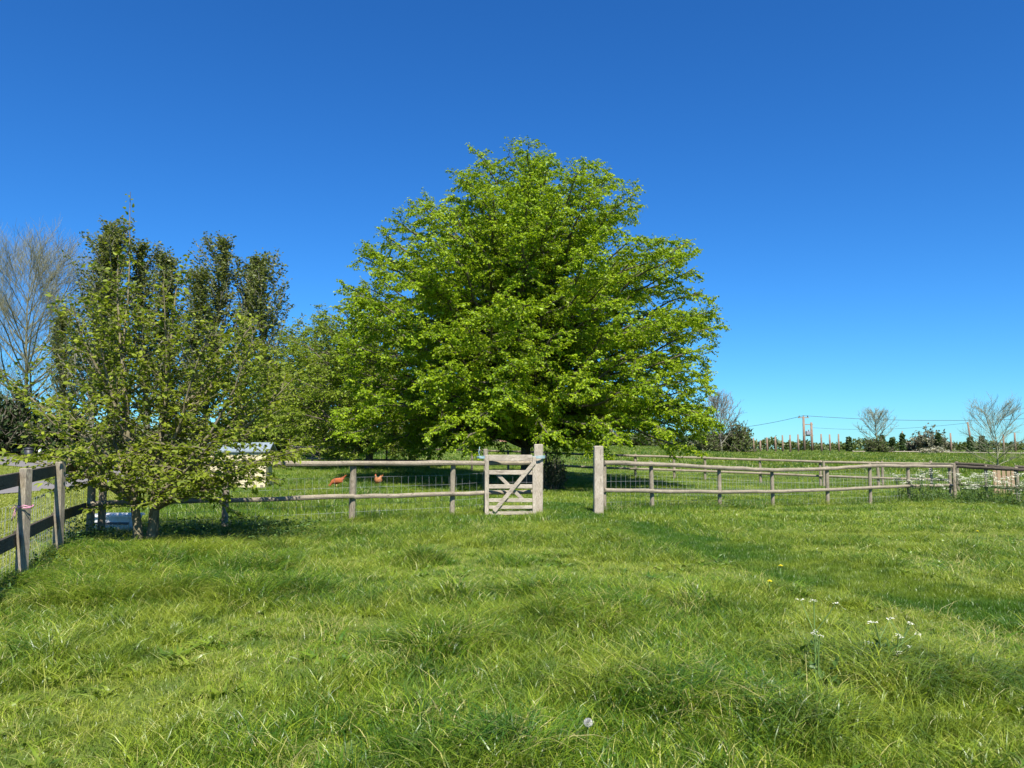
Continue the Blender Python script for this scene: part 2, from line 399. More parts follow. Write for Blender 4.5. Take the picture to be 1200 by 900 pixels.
def gn_instances(name, P, rot, scl, idx, label, parent=None):
    me = bpy.data.meshes.new(name); me.vertices.add(len(P)); me.vertices.foreach_set('co', np.asarray(P, np.float32).ravel())
    at = me.attributes.new('rot', 'FLOAT_VECTOR', 'POINT'); at.data.foreach_set('vector', np.asarray(rot, np.float32).ravel())
    at = me.attributes.new('scl', 'FLOAT_VECTOR', 'POINT'); at.data.foreach_set('vector', np.asarray(scl, np.float32).ravel())
    at = me.attributes.new('idx', 'INT', 'POINT'); at.data.foreach_set('value', np.asarray(idx, np.int32))
    me.materials.append(M['grass']); o = link(name, me, parent)
    ng = bpy.data.node_groups.new(name, 'GeometryNodeTree')
    ng.interface.new_socket('Geometry', in_out='INPUT', socket_type='NodeSocketGeometry'); ng.interface.new_socket('Geometry', in_out='OUTPUT', socket_type='NodeSocketGeometry')
    gi = ng.nodes.new('NodeGroupInput'); go = ng.nodes.new('NodeGroupOutput')
    ci = ng.nodes.new('GeometryNodeCollectionInfo'); ci.inputs[0].default_value = protos; ci.inputs['Separate Children'].default_value = True; ci.inputs['Reset Children'].default_value = True
    ip = ng.nodes.new('GeometryNodeInstanceOnPoints'); ip.inputs['Pick Instance'].default_value = True
    def na(n, t):
        q = ng.nodes.new('GeometryNodeInputNamedAttribute'); q.data_type = t; q.inputs[0].default_value = n
        return [s for s in q.outputs if s.enabled and s.name == 'Attribute'][0]
    L = ng.links.new
    L(gi.outputs[0], ip.inputs['Points']); L(ci.outputs[0], ip.inputs['Instance']); L(na('idx', 'INT'), ip.inputs['Instance Index'])
    L(na('rot', 'FLOAT_VECTOR'), ip.inputs['Rotation']); L(na('scl', 'FLOAT_VECTOR'), ip.inputs['Scale']); L(ip.outputs[0], go.inputs[0])
    md = o.modifiers.new('scatter', 'NODES'); md.node_group = ng
    return tag(o, label, 'grass', kind='stuff')

path_c = np.array([(1.3, 20), (1.35, 17), (1.9, 15.2), (2.7, 13), (3.35, 10.8), (3.9, 8.9), (4.7, 7.2), (6.2, 5.4), (9, 3.4)])
pc = np.array([(p.x, p.y) for p in catmull([tuple(q) for q in path_c], 12)])
def pdist(x, y, C):
    d = np.full(len(x), 1e9)
    for i in range(0, len(C)): d = np.minimum(d, (x - C[i, 0]) ** 2 + (y - C[i, 1]) ** 2)
    return np.sqrt(d)
def gxy(px, py): # ground point seen at a pixel of the near meadow
    d = 10.0
    for _ in range(12):
        z = G1(X_at(px, d), d) + .12
        v = (450 - py) / FPX; k = (math.sin(PITCH) + v * math.cos(PITCH)) / (math.cos(PITCH) - v * math.sin(PITCH))
        d = .5 * d + .5 * (z - CAMH) / k
    return X_atz(px, py, d), d
clumps = [gxy(*q) + (r,) for q, r in (((700, 712), .55), ((400, 800), .62), ((470, 815), .45), ((55, 765), .6), ((925, 835), .33), ((770, 800), .35), ((1080, 775), .6), ((1010, 760), .4),
          ((980, 765), .35), ((590, 650), .5), ((490, 650), .45), ((330, 690), .6), ((150, 690), .7), ((820, 700), .3), ((1130, 640), .8), ((640, 690), .35), ((250, 850), .4), ((560, 880), .3), ((300, 660), .5), ((1020,650),.5), ((660, 612), .5), ((520, 740),.4), ((880,720),.3))]
def scatter(y0, y1, dens, margin, kinds, smin, smax, extra=None):
    W = .70 * y1 + margin; n = int((y1 - y0) * 2 * W * dens)
    x = nr.uniform(-W, W, n); y = nr.uniform(y0, y1, n); k = np.abs(x) < .70 * y + margin
    return x[k], y[k]
P = []; ROT = []; SC = []; ID = []
def put(x, y, kinds_idx, s, sz=None):
    n = len(x); P.append(np.stack([x, y, G(x, y) - .01], -1))
    ROT.append(np.stack([nr.uniform(-.12, .12, n), nr.uniform(-.12, .12, n), nr.uniform(0, 6.283, n)], -1))
    sz = s if sz is None else sz; SC.append(np.stack([s, s, sz], -1)); ID.append(kinds_idx)
def pick(kind, n): return nr.choice(IDX[kind], n)
def fill(y0, y1, dens, margin, mid, short, tall):
    x, y = scatter(y0, y1, dens, margin, None, 0, 0)
    hgt = .55 * vnoise(x / 1.6 + 9, y / 1.6, 11) + .45 * vnoise(x / .55, y / .55, 12)
    pd = pdist(x, y, pc); onpath = pd < .62 + .2 * vnoise(x * 2, y * 2, 5)
    road = pdist(x, y, road_xy) < 1.95
    cl = np.zeros(len(x))
    for cx, cy, r in clumps: cl = np.maximum(cl, np.clip(1.3 - ((x - cx) ** 2 + (y - cy) ** 2) / r ** 2, 0, 1))
    lawn = (x < -5.4 - .37 * (y - 8.5) - .2) | (y > 27) & (x < -12)
    leftlush = np.clip((-x - 1.5) / 3, 0, 1) * np.clip((y - 7) / 3, 0, 1) * .22
    rightshort = np.clip((x - 2.5) / 3, 0, 1) * np.clip((y - 8) / 3, 0, 1) * (y < 24) * .10
    v = hgt + cl * .38 + leftlush - rightshort
    v = np.where(onpath | lawn, .25, v)
    typ = np.where(v < .50, 0, np.where(v < .90, 1, 2)); typ = np.where(onpath, 3, typ)
    keep = ~road & ((typ != 2) | (nr.rand(len(x)) < .6))
    wd = keep & ~lawn & (typ < 2) & (nr.rand(len(x)) < .045 + .10 * (vnoise(x / .9, y / .9, 31) > .72)) & (y < 15)
    st_ = keep & ~lawn & (typ != 3) & (nr.rand(len(x)) < .035) & (y < 15); put(x[st_], y[st_], pick('straw', st_.sum()), nr.uniform(.6, 1.2, st_.sum()))
    put(x[wd], y[wd], pick('broad', wd.sum()), nr.uniform(.6, 1.3, wd.sum())); keep &= ~wd
    for t, kd in ((0, short), (1, mid), (2, tall), (3, 'path' if mid == 'mid' else 'fpath')):
        k = keep & (typ == t) & ~lawn; n = k.sum()
        s = nr.uniform(.8, 1.25, n)
        sz = s * (.6 + .7 * np.clip(v[k], 0, 1.1)) if t in (1, 2) else s
        put(x[k], y[k], pick(kd, n), s, sz)
    k = keep & lawn; n = k.sum(); put(x[k], y[k], pick('lawn', n), nr.uniform(.9, 1.3, n))
fill(1.2, 8.5, 215, 1.6, 'mid', 'short', 'tall')
fill(8.5, 15, 125, 2.0, 'mid', 'short', 'tall')
fill(15, 29, 52, 3.0, 'fmid', 'fshort', 'ftall')
fill(29, 46, 15, 4.0, 'fmid', 'fshort', 'ftall')
# denser long grass at feet of fences
FENCELINES = []
def long_grass(pts, dens, wd, kind='ftall'):
    for (x0, y0), (x1, y1) in zip(pts[:-1], pts[1:]):
        L = math.hypot(x1 - x0, y1 - y0); n = int(L * dens); t = nr.rand(n); o = nr.randn(n) * wd
        nx_, ny_ = -(y1 - y0) / L, (x1 - x0) / L
        x = x0 + (x1 - x0) * t + nx_ * o; y = y0 + (y1 - y0) * t + ny_ * o
        s = nr.uniform(.7, 1.15, n); put(x, y, pick(kind, n), s)
fp_left = [(X_at(28, 8.5), 8.5), (X_at(70, 10.4), 10.4), (X_at(107, 12.8), 12.8)]
fp_frontL = [(X_at(107, 12.8), 12.8), (X_at(264, 14.0), 14.0), (X_at(413, 15.3), 15.3), (X_at(530, 16.5), 16.5), (X_at(569.5, 17.0), 17.0), (X_at(630.5, 17.2), 17.2)]
fp_right = [(X_at(708, 17.9), 17.95), (X_at(764, 18.9), 18.9), (X_at(843, 20.5), 20.5), (X_at(905, 22.4), 22.4), (X_at(969, 23.2), 23.2), (X_at(1019, 23.9), 23.9), (X_at(1064, 25), 25.0), (X_at(1113, 26.1), 26.1)]
long_grass([(x - .9 * 0, y) for x, y in [(-4.3, 5.5)] + fp_left], 26, .12, 'tall')
long_grass(fp_frontL[:5], 30, .16, 'tall'); long_grass(fp_right, 12, .2)
long_grass([(-6.3, 11.5), (-2.6, 12.8)], 40, .3, 'tall')
gn_instances('meadow_grass', np.concatenate(P), np.concatenate(ROT), np.concatenate(SC), np.concatenate(ID), 'long tussocky green grass over the near meadow')
P, ROT, SC, ID = [], [], [], []
x, y = scatter(46, 105, 2.6, 5, None, 0, 0)
k = pdist(x, y, road_xy) > 2.3; x, y = x[k], y[k]; s = nr.uniform(.9, 1.4, len(x))
put(x, y, np.where(x < -14, pick('farlawn', len(x)), pick('far', len(x))), s, s * (.7 + .6 * vnoise(x / 4, y / 4, 8)))
gn_instances('field_grass', np.concatenate(P), np.concatenate(ROT), np.concatenate(SC), np.concatenate(ID), 'short grass over the far field beyond the second fence')

# ------------------------------------------------------------------ trees
def tubes_np(branches, sides):
    """branches: list of (points, radii); all -> V,F arrays"""
    Vs = []; Fs = []; off = 0
    for pts, rad, n in branches:
        m = len(pts); p = np.array([tuple(q) for q in pts]); t = np.gradient(p, axis=0); t /= np.linalg.norm(t, axis=1)[:, None] + 1e-9
        ref = np.array([0, 0, 1.]) if abs(t[0, 2]) < .8 else np.array([1., 0, 0])
        u = np.cross(t, ref); u /= np.linalg.norm(u, axis=1)[:, None] + 1e-9; v = np.cross(t, u)
        a = np.arange(n) * 2 * np.pi / n; r = np.array(rad)[:, None, None]
        ring = p[:, None, :] + r * (np.cos(a)[None, :, None] * u[:, None, :] + np.sin(a)[None, :, None] * v[:, None, :])
        Vs.append(ring.reshape(-1, 3)); i = np.arange(m - 1)[:, None] * n; k = np.arange(n)[None, :]; k2 = (k + 1) % n
        Fs.append(np.stack([i + k, i + k2, i + n + k2, i + n + k], -1).reshape(-1, 4) + off); off += m * n
    return np.concatenate(Vs), np.concatenate(Fs)
def leaves_np(pos_, d, nrm, L, wr=.62, detail=False, rv=None):
    """pos_ base (n,3), d direction, nrm normal"""
    n = len(pos_); d = d / (np.linalg.norm(d, axis=1)[:, None] + 1e-9)
    nrm = nrm - d * (nrm * d).sum(1)[:, None]; nrm /= np.linalg.norm(nrm, axis=1)[:, None] + 1e-9
    s = np.cross(d, nrm); L = L[:, None]; W = L * wr * .5
    if not detail:
        V = np.stack([pos_, pos_ + d * L * .45 + s * W + nrm * L * .08, pos_ + d * L - nrm * L * .08, pos_ + d * L * .45 - s * W + nrm * L * .08], 1)
        tri = np.array([(0, 1, 2), (0, 2, 3)]); k = 4
    else:
        V = np.stack([pos_, pos_ + d * L * .3 + s * W * .9 + nrm * L * .07, pos_ + d * L * .68 + s * W * .72 + nrm * L * .03, pos_ + d * L - nrm * L * .14,
                      pos_ + d * L * .68 - s * W * .72 + nrm * L * .03, pos_ + d * L * .3 - s * W * .9 + nrm * L * .07, pos_ + d * L * .5], 1)
        tri = np.array([(0, 1, 6), (1, 2, 6), (2, 3, 6), (3, 4, 6), (4, 5, 6), (5, 0, 6)]); k = 7
    F = (np.arange(n)[:, None, None] * k + tri[None]).reshape(-1, 3)
    if rv is None: rv = nr.beta(2, 2, n)
    return V.reshape(-1, 3), F, np.repeat(rv, k)

def prof(table):
    zs = [a for a, b in table]; rs = [b for a, b in table]
    return lambda z: float(np.interp(z, zs, rs)) if zs[0] <= z <= zs[-1] else 0.0
class Tree:
    def __init__(s, seed): s.r = random.Random(seed); s.b = []; s.lp = []; s.ld = []
    def grow(s, p, d, L, r0, r1, nseg, wander, trop, sides, inside=None, lvl=1):
        r = s.r; pts = [p.copy()]; rad = [r0]; d = d.normalized(); q = p.copy(); st = L / nseg
        for i in range(nseg):
            d = (d + Vector((r.gauss(0, wander), r.gauss(0, wander), r.gauss(0, wander))) + Vector((0, 0, trop))).normalized()
            q = q + d * st; pts.append(q.copy()); rad.append(r0 + (r1 - r0) * (i + 1) / nseg)
            if inside and i > 0 and not inside(q): break
        s.b.append((pts, rad, sides)); return pts
    def leafline(s, pts, n, t0=0.0, jit=.03):
        r = s.r; m = len(pts) - 1
        for i in range(n):
            t = (t0 + (1 - t0) * (i + r.random()) / n) * m; k = min(int(t), m - 1); f = t - k
            d = pts[k + 1] - pts[k]; q = pts[k] + d * f; s.lp.append((q.x + r.uniform(-jit, jit), q.y + r.uniform(-jit, jit), q.z + r.uniform(-jit, jit))); s.ld.append((d.x, d.y, d.z))
    def wood(s, name, mat, parent):
        V, F = tubes_np(s.b, None); me = mesh_np(name, V, F, smooth=True); me.materials.append(mat); return link(name, me, parent)
    def leaf_obj(s, name, mat, parent, L, wr=.62, detail=False, side=1.0, nz=1.0, droop=.3, rs=.9, tint=None):
        p = np.array(s.lp); d = np.array(s.ld); d /= np.linalg.norm(d, axis=1)[:, None] + 1e-9; n = len(p)
        perp = np.cross(d, np.array([0, 0, 1.])); perp /= np.linalg.norm(perp, axis=1)[:, None] + 1e-6
        sg = np.where(nr.rand(n) < .5, 1, -1)[:, None]
        dd = d * .6 + perp * sg * side + nr.randn(n, 3) * .3; dd[:, 2] -= droop * (.4 + nr.rand(n))
        nm = np.array([0, 0, nz])[None] + nr.randn(n, 3) * rs * .6
        V, F, rv = leaves_np(p, dd, nm, L * (.6 + .7 * nr.rand(n)), wr, detail)
        me = mesh_np(name, V, F, {'rnd': rv}); me.materials.append(mat); return link(name, me, parent)

def spray_tree(seed, H, table, trunk_r, n_limb, h_range, lean_el, n_sec, n_twig, n_leaf, limb_var=(.82, 1.06), sec_len=(.9, 2.0), twig_len=(.25, .6), t_start=.25, forks=0, lowdroop=True):
    T = Tree(seed); r = T.r; R_of = prof(table)
    def inside_f(f):
        return lambda q: math.hypot(q.x, q.y) < R_of(q.z) * f
    tp = T.grow(Vector((0, 0, -.15)), Vector((.02, 0, 1)), H * .93, trunk_r, trunk_r * .08, 14, .035, .10, 9)
    T.b[-1][1][0] *= 1.45; T.b[-1][1][1] *= 1.05
    limbs = []
    for i in range(n_limb):
        u = (i + .5) / n_limb; h = h_range[0] + (h_range[1] - h_range[0]) * u ** 1.05 * 1.0
        k = min(int(h / (H * .93) * 14), 13); f = h / (H * .93) * 14 - k; p = tp[k].lerp(tp[k + 1], min(f, 1))
        az = i * 2.39996 + r.uniform(-.35, .35); e = lean_el(u) + r.uniform(-.12, .12)
        d = Vector((math.cos(az) * math.cos(e), math.sin(az) * math.cos(e), math.sin(e)))
        var = r.uniform(*limb_var)
        r0 = trunk_r * (.42 - .27 * u)
        trop = -.035 if (u < .3 and lowdroop) else (-.012 if u < .6 else .01)
        pts = T.grow(p, d, 14, r0, r0 * .1, 24, .055, trop, 6 if r0 > .06 else 5, inside_f(var))
        m = len(pts) - 1
        for j in range(m + 1): T.b[-1][1][j] = r0 * (1 - .88 * j / max(m, 1))
        ns = max(4, int(n_sec * m / 14))
        for j in range(ns):
            t = t_start + (1 - t_start) * (j + r.random()) / ns; kk = min(int(t * m), m - 1)
            q = pts[kk].lerp(pts[kk + 1], t * m - kk); tg = (pts[kk + 1] - pts[kk]).normalized()
            side = tg.cross(Vector((0, 0, 1))); side = side.normalized() if side.length > .1 else Vector((math.cos(az + 1.57), math.sin(az + 1.57), 0))
            sg = 1 if j % 2 else -1
            dd = tg * r.uniform(.5, 1.0) + side * sg * r.uniform(.5, 1.0) + Vector((0, 0, r.uniform(-.15, .45)))
            LL = r.uniform(*sec_len) * (1.1 - .5 * t) * (.55 + .45 * min(1, m / 10))
            sp = T.grow(q, dd, LL, r0 * .25 * (1 - .6 * t) + .004, .004, 5, .10, -.03, 4)
            for w_ in range(n_twig):
                tt = (w_ + r.random()) / n_twig; k2 = min(int(tt * 5), 4); q2 = sp[k2].lerp(sp[k2 + 1], tt * 5 - k2)
                t2 = (sp[k2 + 1] - sp[k2]).normalized(); s2 = t2.cross(Vector((0, 0, 1))); s2 = s2.normalized() if s2.length > .1 else Vector((1, 0, 0))
                d2 = t2 * .8 + s2 * (1 if w_ % 2 else -1) * r.uniform(.4, 1.1) + Vector((0, 0, r.uniform(-.25, .25)))
                tw = T.grow(q2, d2, r.uniform(*twig_len) * (1.1 - .4 * tt), .004, .002, 3, .12, -.05, 3)
                T.leafline(tw, n_leaf)
            T.leafline(sp, n_leaf, .3)
    return T
def round_tree(seed, H, table, trunk_r, n_limb, n_sec, n_twig, n_leaf, sec_len=(1.0, 2.2), twig_len=(.3, .7), var=(.80, 1.04), zmin=1.4):
    # spreading broadleaf: limbs leave the lower trunk steeply and arch out to points spread over the crown's surface
    T = Tree(seed); r = T.r; Rf = prof(table); zt = table[-1][0]
    tp = T.grow(Vector((0, 0, -.15)), Vector((.02, 0, 1)), H * .90, trunk_r, trunk_r * .10, 14, .03, .10, 10)
    T.b[-1][1][0] *= 1.5; T.b[-1][1][1] *= 1.08
    zs = [table[0][0] + (zt - table[0][0]) * i / 200 for i in range(201)]; cum = [0]
    for z in zs: cum.append(cum[-1] + Rf(z) + .5)
    for i in range(n_limb):
        u = (i + .5) / n_limb * cum[-1]; k = next(j for j in range(len(cum)) if cum[j] >= u); z1 = zs[min(k, 200)]
        f = r.uniform(*var) if i % 4 else r.uniform(.35, .75); az = i * 2.39996 + r.uniform(-.4, .4)
        rr = Rf(z1) * f; tgt = Vector((math.cos(az) * rr, math.sin(az) * rr, z1 + r.uniform(-.35, .35)))
        h0 = max(zmin + r.uniform(-.1, .5), min(z1 * .62, z1 - rr * r.uniform(.25, .6))); h0 = min(h0, H * .86)
        kk = min(int(h0 / (H * .90) * 14), 13); p0 = tp[kk].lerp(tp[kk + 1], min(1, h0 / (H * .90) * 14 - kk))
        o_ = Vector((math.cos(az), math.sin(az), 0)); L = (tgt - p0).length
        c1 = p0 + (o_ * .45 + Vector((0, 0, .62))) * L * .42; c2 = tgt - (o_ * .9 + Vector((0, 0, .22 if z1 < H * .5 else .5))) * L * .33
        if z1 < 3.2: c1 = p0 + (o_ * .8 + Vector((0, 0, .35))) * L * .4; c2 = tgt - (o_ * .9 + Vector((0, 0, -.35))) * L * .35
        m = 12; ph = (r.uniform(0, 6), r.uniform(0, 6)); pts = []
        for j in range(m + 1):
            t = j / m; q = p0 * (1 - t) ** 3 + c1 * 3 * t * (1 - t) ** 2 + c2 * 3 * t * t * (1 - t) + tgt * t ** 3
            a = math.sin(t * math.pi) * .04 * L; q = q + Vector((math.sin(t * 9 + ph[0]) * a, math.cos(t * 8 + ph[1]) * a, math.sin(t * 11 + ph[1]) * a * .8)); pts.append(q)
        r0 = min(.105, .012 * L + .022); T.b.append((pts, [r0 * (1 - .9 * j / m) + .004 for j in range(m + 1)], 6))
        ns = max(5, int(n_sec * (.45 + L / 9)))
        for j in range(ns):
            t = .30 + .72 * ((j + r.random()) / ns) ** .8; t = min(t, .995); k3 = min(int(t * m), m - 1); q = pts[k3].lerp(pts[k3 + 1], t * m - k3); tg = (pts[k3 + 1] - pts[k3]).normalized()
            side = tg.cross(Vector((0, 0, 1))); side = side.normalized() if side.length > .1 else Vector((math.cos(az + 1.57), math.sin(az + 1.57), 0))
            dd = tg * r.uniform(.35, .9) + side * (1 if j % 2 else -1) * r.uniform(.45, 1.0) + Vector((0, 0, r.gauss(-.05, .42)))
            LL = r.uniform(*sec_len) * (1.25 - .75 * t) * min(1, .35 + L / 6)
            sp = T.grow(q, dd, LL, .016 * (1.2 - t) + .004, .004, 5, .09, -.03, 4)
            for w_ in range(n_twig):
                tt = (w_ + r.random()) / n_twig; k2 = min(int(tt * 5), 4); q2 = sp[k2].lerp(sp[k2 + 1], tt * 5 - k2)
                t2 = (sp[k2 + 1] - sp[k2]).normalized(); s2 = t2.cross(Vector((0, 0, 1))); s2 = s2.normalized() if s2.length > .1 else Vector((1, 0, 0))
                tw = T.grow(q2, t2 * .8 + s2 * (1 if w_ % 2 else -1) * r.uniform(.4, 1.1) + Vector((0, 0, r.gauss(-.1, .4))), r.uniform(*twig_len) * (1.1 - .4 * tt), .004, .002, 3, .12, -.05, 3)
                T.leafline(tw, n_leaf)
            T.leafline(sp[2:], n_leaf)
    return T
def place_tree(name, x, y, label, cat='tree', group=None, rz=0):
    o = empty(name, (x, y, G1(x, y)), rz); return tag(o, label, cat, group)

# the large tree behind the gate
TX, TY = X_at(617, 31), 31.0
big = [(1.3, 6.0), (1.7, 6.9), (2.6, 7.4), (4.2, 7.25), (6.7, 7.3), (8.6, 6.95), (10.2, 6.1), (11.9, 4.4), (13.1, 2.6), (14.3, .4)]
T = round_tree(11, 14.3, big, .22, 345, 15, 9, 9, (.7, 1.5), (.22, .5), var=(.92, 1.02), zmin=1.75)
o = place_tree('hornbeam_tree', TX, TY, 'large spreading bright green tree behind the gate', group=None)
o.scale = (1, 1, .962); T.wood('trunk', M['bark'], o); T.leaf_obj('crown', M['leaf_big'], o, .104, .66, droop=.5, rs=1.6)
print('big leaves', len(T.lp), 'branches', len(T.b))

# trees of the same kind behind it on the left
tb = [(.6, 3.2), (2, 4.6), (4.5, 5.2), (7, 4.4), (8.5, 3), (10, .1)]
T = round_tree(21, 9.6, tb, .2, 130, 10, 6, 7, (.9, 1.7), (.3, .7), zmin=1.0)
def tree_from(T, name, x, y, label, leaf, L, bark='bark', rz=0, s=1.0, group=None, cat='tree', **kw):
    o = place_tree(name, x, y, label, cat, group, rz); o.scale = (s, s, s)
    a = T.wood('trunk', M[bark], o); b = T.leaf_obj('crown', M[leaf], o, L, **kw) if T.lp else None
    return o
def tree_copy(o, x, y, s, rz, label, sz=None):
    c = copy_tree(o); c.location = (x, y, G1(x, y)); c.scale = (s, s, sz or s); c.rotation_euler = (0, 0, rz); c['label'] = label; return c
t2 = tree_from(T, 'hornbeam_tree', X_at(432, 42), 42, 'rounded green tree directly left behind the large tree', 'leaf_big2', .15)
tree_copy(t2, X_at(372, 55), 55, 1.05, 2.1, 'smaller yellow-green tree farther back, left of the rounded green one')
tree_copy(t2, X_at(330, 66), 66, .85, 4.0, 'farthest low green tree, at the foot of the right-hand poplar')

# sapling by the left fence corner
def sapling():
    T = Tree(5); r = T.r
    trunks = []
    for (bx, by), d, L, rr in [((-.09, 0), (-.05, .0, 1), 4.7, .075), ((.06, .03), (.05, 0, 1), 4.4, .09)]:
        trunks.append(T.grow(Vector((bx, by, -.1)), Vector(d), L, rr, .006, 12, .03, .05, 8)); T.b[-1][1][0] *= 1.35
    stems = [(trunks[0], 4.6), (trunks[1], 4.3)]
    for i, (ti, h, dx, dy, dz, L) in enumerate([(1, .75, .50, -.1, .8, 3.3), (0, .7, -.50, .1, .8, 3.2), (1, 1.0, .85, .1, .7, 2.8), (0, 1.0, -.80, -.15, .75, 2.6), (1, .9, .1, .5, .9, 2.8), (1, .65, 1.0, -.05, .42, 2.3), (0, .6, -.1, -.6, .8, 2.2), (1, 1.3, .45, .2, .9, 2.7),
                                            (0, .7, -1.0, .1, .48, 2.1), (0, 1.2, -.45, .3, .9, 2.6), (1, 1.3, .75, -.3, .8, 2.5), (1, 1.6, .25, -.1, .9, 2.6), (1, 1.1, 1.0, .15, .55, 2.6), (0, 1.5, -.3, -.3, .9, 2.4), (1, .8, .7, -.5, .5, 2.0), (0, .9, -.6, -.5, .6, 1.9), (1, .7, 1.1, -.1, .30, 2.5), (1, 1.2, 1.1, .1, .40, 2.6), (1, .9, 1.05, .25, .36, 2.3), (1, .65, .8, -.5, .36, 1.8), (0, .8, -.9, -.3, .4, 1.8), (1, 1.9, .6, .1, .8, 2.2), (0, 1.9, -.6, .1, .8, 2.0)]):
        tk = trunks[ti]; k = h / 4.4 * 12; q = tk[int(k)].lerp(tk[int(k) + 1], k - int(k))
        stems.append((T.grow(q, Vector((dx, dy, dz)), L, .032, .005, 12, .07, .025, 6), L))
    for pts, L in stems:
        m = len(pts) - 1; nb = int(L * 8)
        for j in range(nb):
            t = .12 + .88 * (j + r.random()) / nb; kk = min(int(t * m), m - 1); q = pts[kk].lerp(pts[kk + 1], t * m - kk); tg = (pts[kk + 1] - pts[kk]).normalized()
            if q.z < .6: continue
            a = r.uniform(0, 6.283); sd_ = Vector((math.cos(a), math.sin(a), 0))
            dd = tg * .45 + sd_ * r.uniform(.7, 1.1) + Vector((0, 0, r.uniform(-.3, .4) if q.z < 1.6 else r.uniform(.05, .6)))
            LL = r.uniform(.5, 1.15) * (1.3 - .95 * t)
            sp = T.grow(q, dd, LL, .010 * (1.2 - t) + .002, .003, 6, .12, .0 if q.z > 1.5 else -.05, 4)
            T.leafline(sp, int(4 + LL * 19), .1, .012)
            for w_ in range(int(2 + LL * 4)):
                tt = (w_ + r.random()) / int(2 + LL * 4); k2 = min(int(tt * 6), 5); q2 = sp[k2].lerp(sp[k2 + 1], tt * 6 - k2)
                t2 = (sp[k2 + 1] - sp[k2]).normalized(); s2 = t2.cross(Vector((0, 0, 1))).normalized()
                tw = T.grow(q2, t2 * .7 + s2 * (1 if w_ % 2 else -1) * r.uniform(.5, 1) + Vector((0, 0, r.uniform(-.2, .4))), r.uniform(.12, .34), .004, .002, 3, .1, 0, 3)
                T.leafline(tw, 5, .1, .010)
    # long whippy leader
    ld = T.grow(T.b[0][0][7], Vector((-.06, 0, 1)), 2.95, .022, .004, 10, .04, .05, 5)
    T.leafline(ld, 45, .3, .06)
    return T
T = sapling(); SX, SY = X_at(172, 11.9), 11.9
o = place_tree('young_tree', SX, SY, 'small multi-stemmed leafy tree with lichened trunks beside the left fence corner')
T.wood('trunk', M['bark_lichen'], o); T.leaf_obj('crown', M['leaf_small'], o, .078, .58, True, droop=.3, rs=1.3, side=.7)
print('sapling leaves', len(T.lp))

# poplars far left
def poplar(seed, H, w, n=46, bare=False, leaf=10, table=None):
    T = Tree(seed); r = T.r
    tab = table or [(H * .12, w * .45), (H * .3, w * .8), (H * .6, w), (H * .85, w * .7), (H * 1.02, .2)]
    Rf = prof(tab)
    tp = T.grow(Vector((0, 0, -.2)), Vector((0, 0, 1)), H * .97, H * .014, .03, 14, .03, .1, 8)
    for i in range(n):
        u = (i + .5) / n; h = H * (.14 + .82 * u); k = min(int(h / (H * .97) * 14), 13); p = tp[k].lerp(tp[k + 1], .5)
        az = i * 2.4; e = .86 + .3 * r.random(); d = Vector((math.cos(az) * math.cos(e), math.sin(az) * math.cos(e), math.sin(e)))
        pts = T.grow(p, d, H * .34 * (1.2 - .65 * u), H * .0045 * (1.2 - u) + .015, .012, 7, .07, .05, 4, lambda q, f=r.uniform(.65, 1.35): math.hypot(q.x, q.y) < Rf(q.z) * f)
        m = len(pts) - 1
        for j in range(14):
            t = (j + r.random()) / 14; kk = min(int(t * m), m - 1); q = pts[kk].lerp(pts[kk + 1], t * m - kk); a = r.uniform(0, 6.28)
            tw = T.grow(q, Vector((math.cos(a) * .6, math.sin(a) * .6, .9)), r.uniform(.5, 1.2), .018, .006, 3, .12, .04, 3)
            if leaf: T.leafline(tw, leaf, 0, .24)
    return T
gp = 'tall poplars beyond the driveway'
T = poplar(31, 19, 2.1, 60); p1 = tree_from(T, 'poplar_tree', X_at(238, 66), 66, 'tall narrow poplar with its top highest between two poplars on the right', 'leaf_poplar', .27, 'bark_pale', group=gp, droop=.2, rs=1.4)
T = poplar(32, 17.3, 1.5, 54); p2 = tree_from(T, 'poplar_tree', X_at(275, 68), 68, 'thinnest poplar, squeezed in the gap of the right-hand poplar group', 'leaf_poplar', .27, 'bark_pale', group=gp, droop=.2, rs=1.4)
T = poplar(33, 17, 2.7, 62); p3 = tree_from(T, 'poplar_tree', X_at(318, 66), 66, 'rightmost poplar, broadest of the row with a ragged right side', 'leaf_poplar', .27, 'bark_pale', group=gp, droop=.2, rs=1.4)
def pop(o, px, d, s, rz, label, sz): c = tree_copy(o, X_at(px, d), d, s, rz, label, sz); return c
pop(p1, 104, 60, .98, 1, 'poplar at the left end of the row, beside the bare tree', .93)
pop(p2, 129, 60, 1.15, 2, 'pointed poplar just left of the small tree\'s leader shoot', 1.08)
pop(p1, 172, 63, .95, 3, 'poplar just right of the small tree\'s leader shoot', .92)
pop(p2, 196, 66, 1.1, 4, 'poplar between the two groups, partly hidden by the small tree', .98)
pop(p2, 222, 62, .95, 5, 'shorter poplar left of the tallest right-hand poplar', .86)
pop(p3, 80, 62, .7, 5.5, 'short brownish poplar in front of the bare tree', .70)

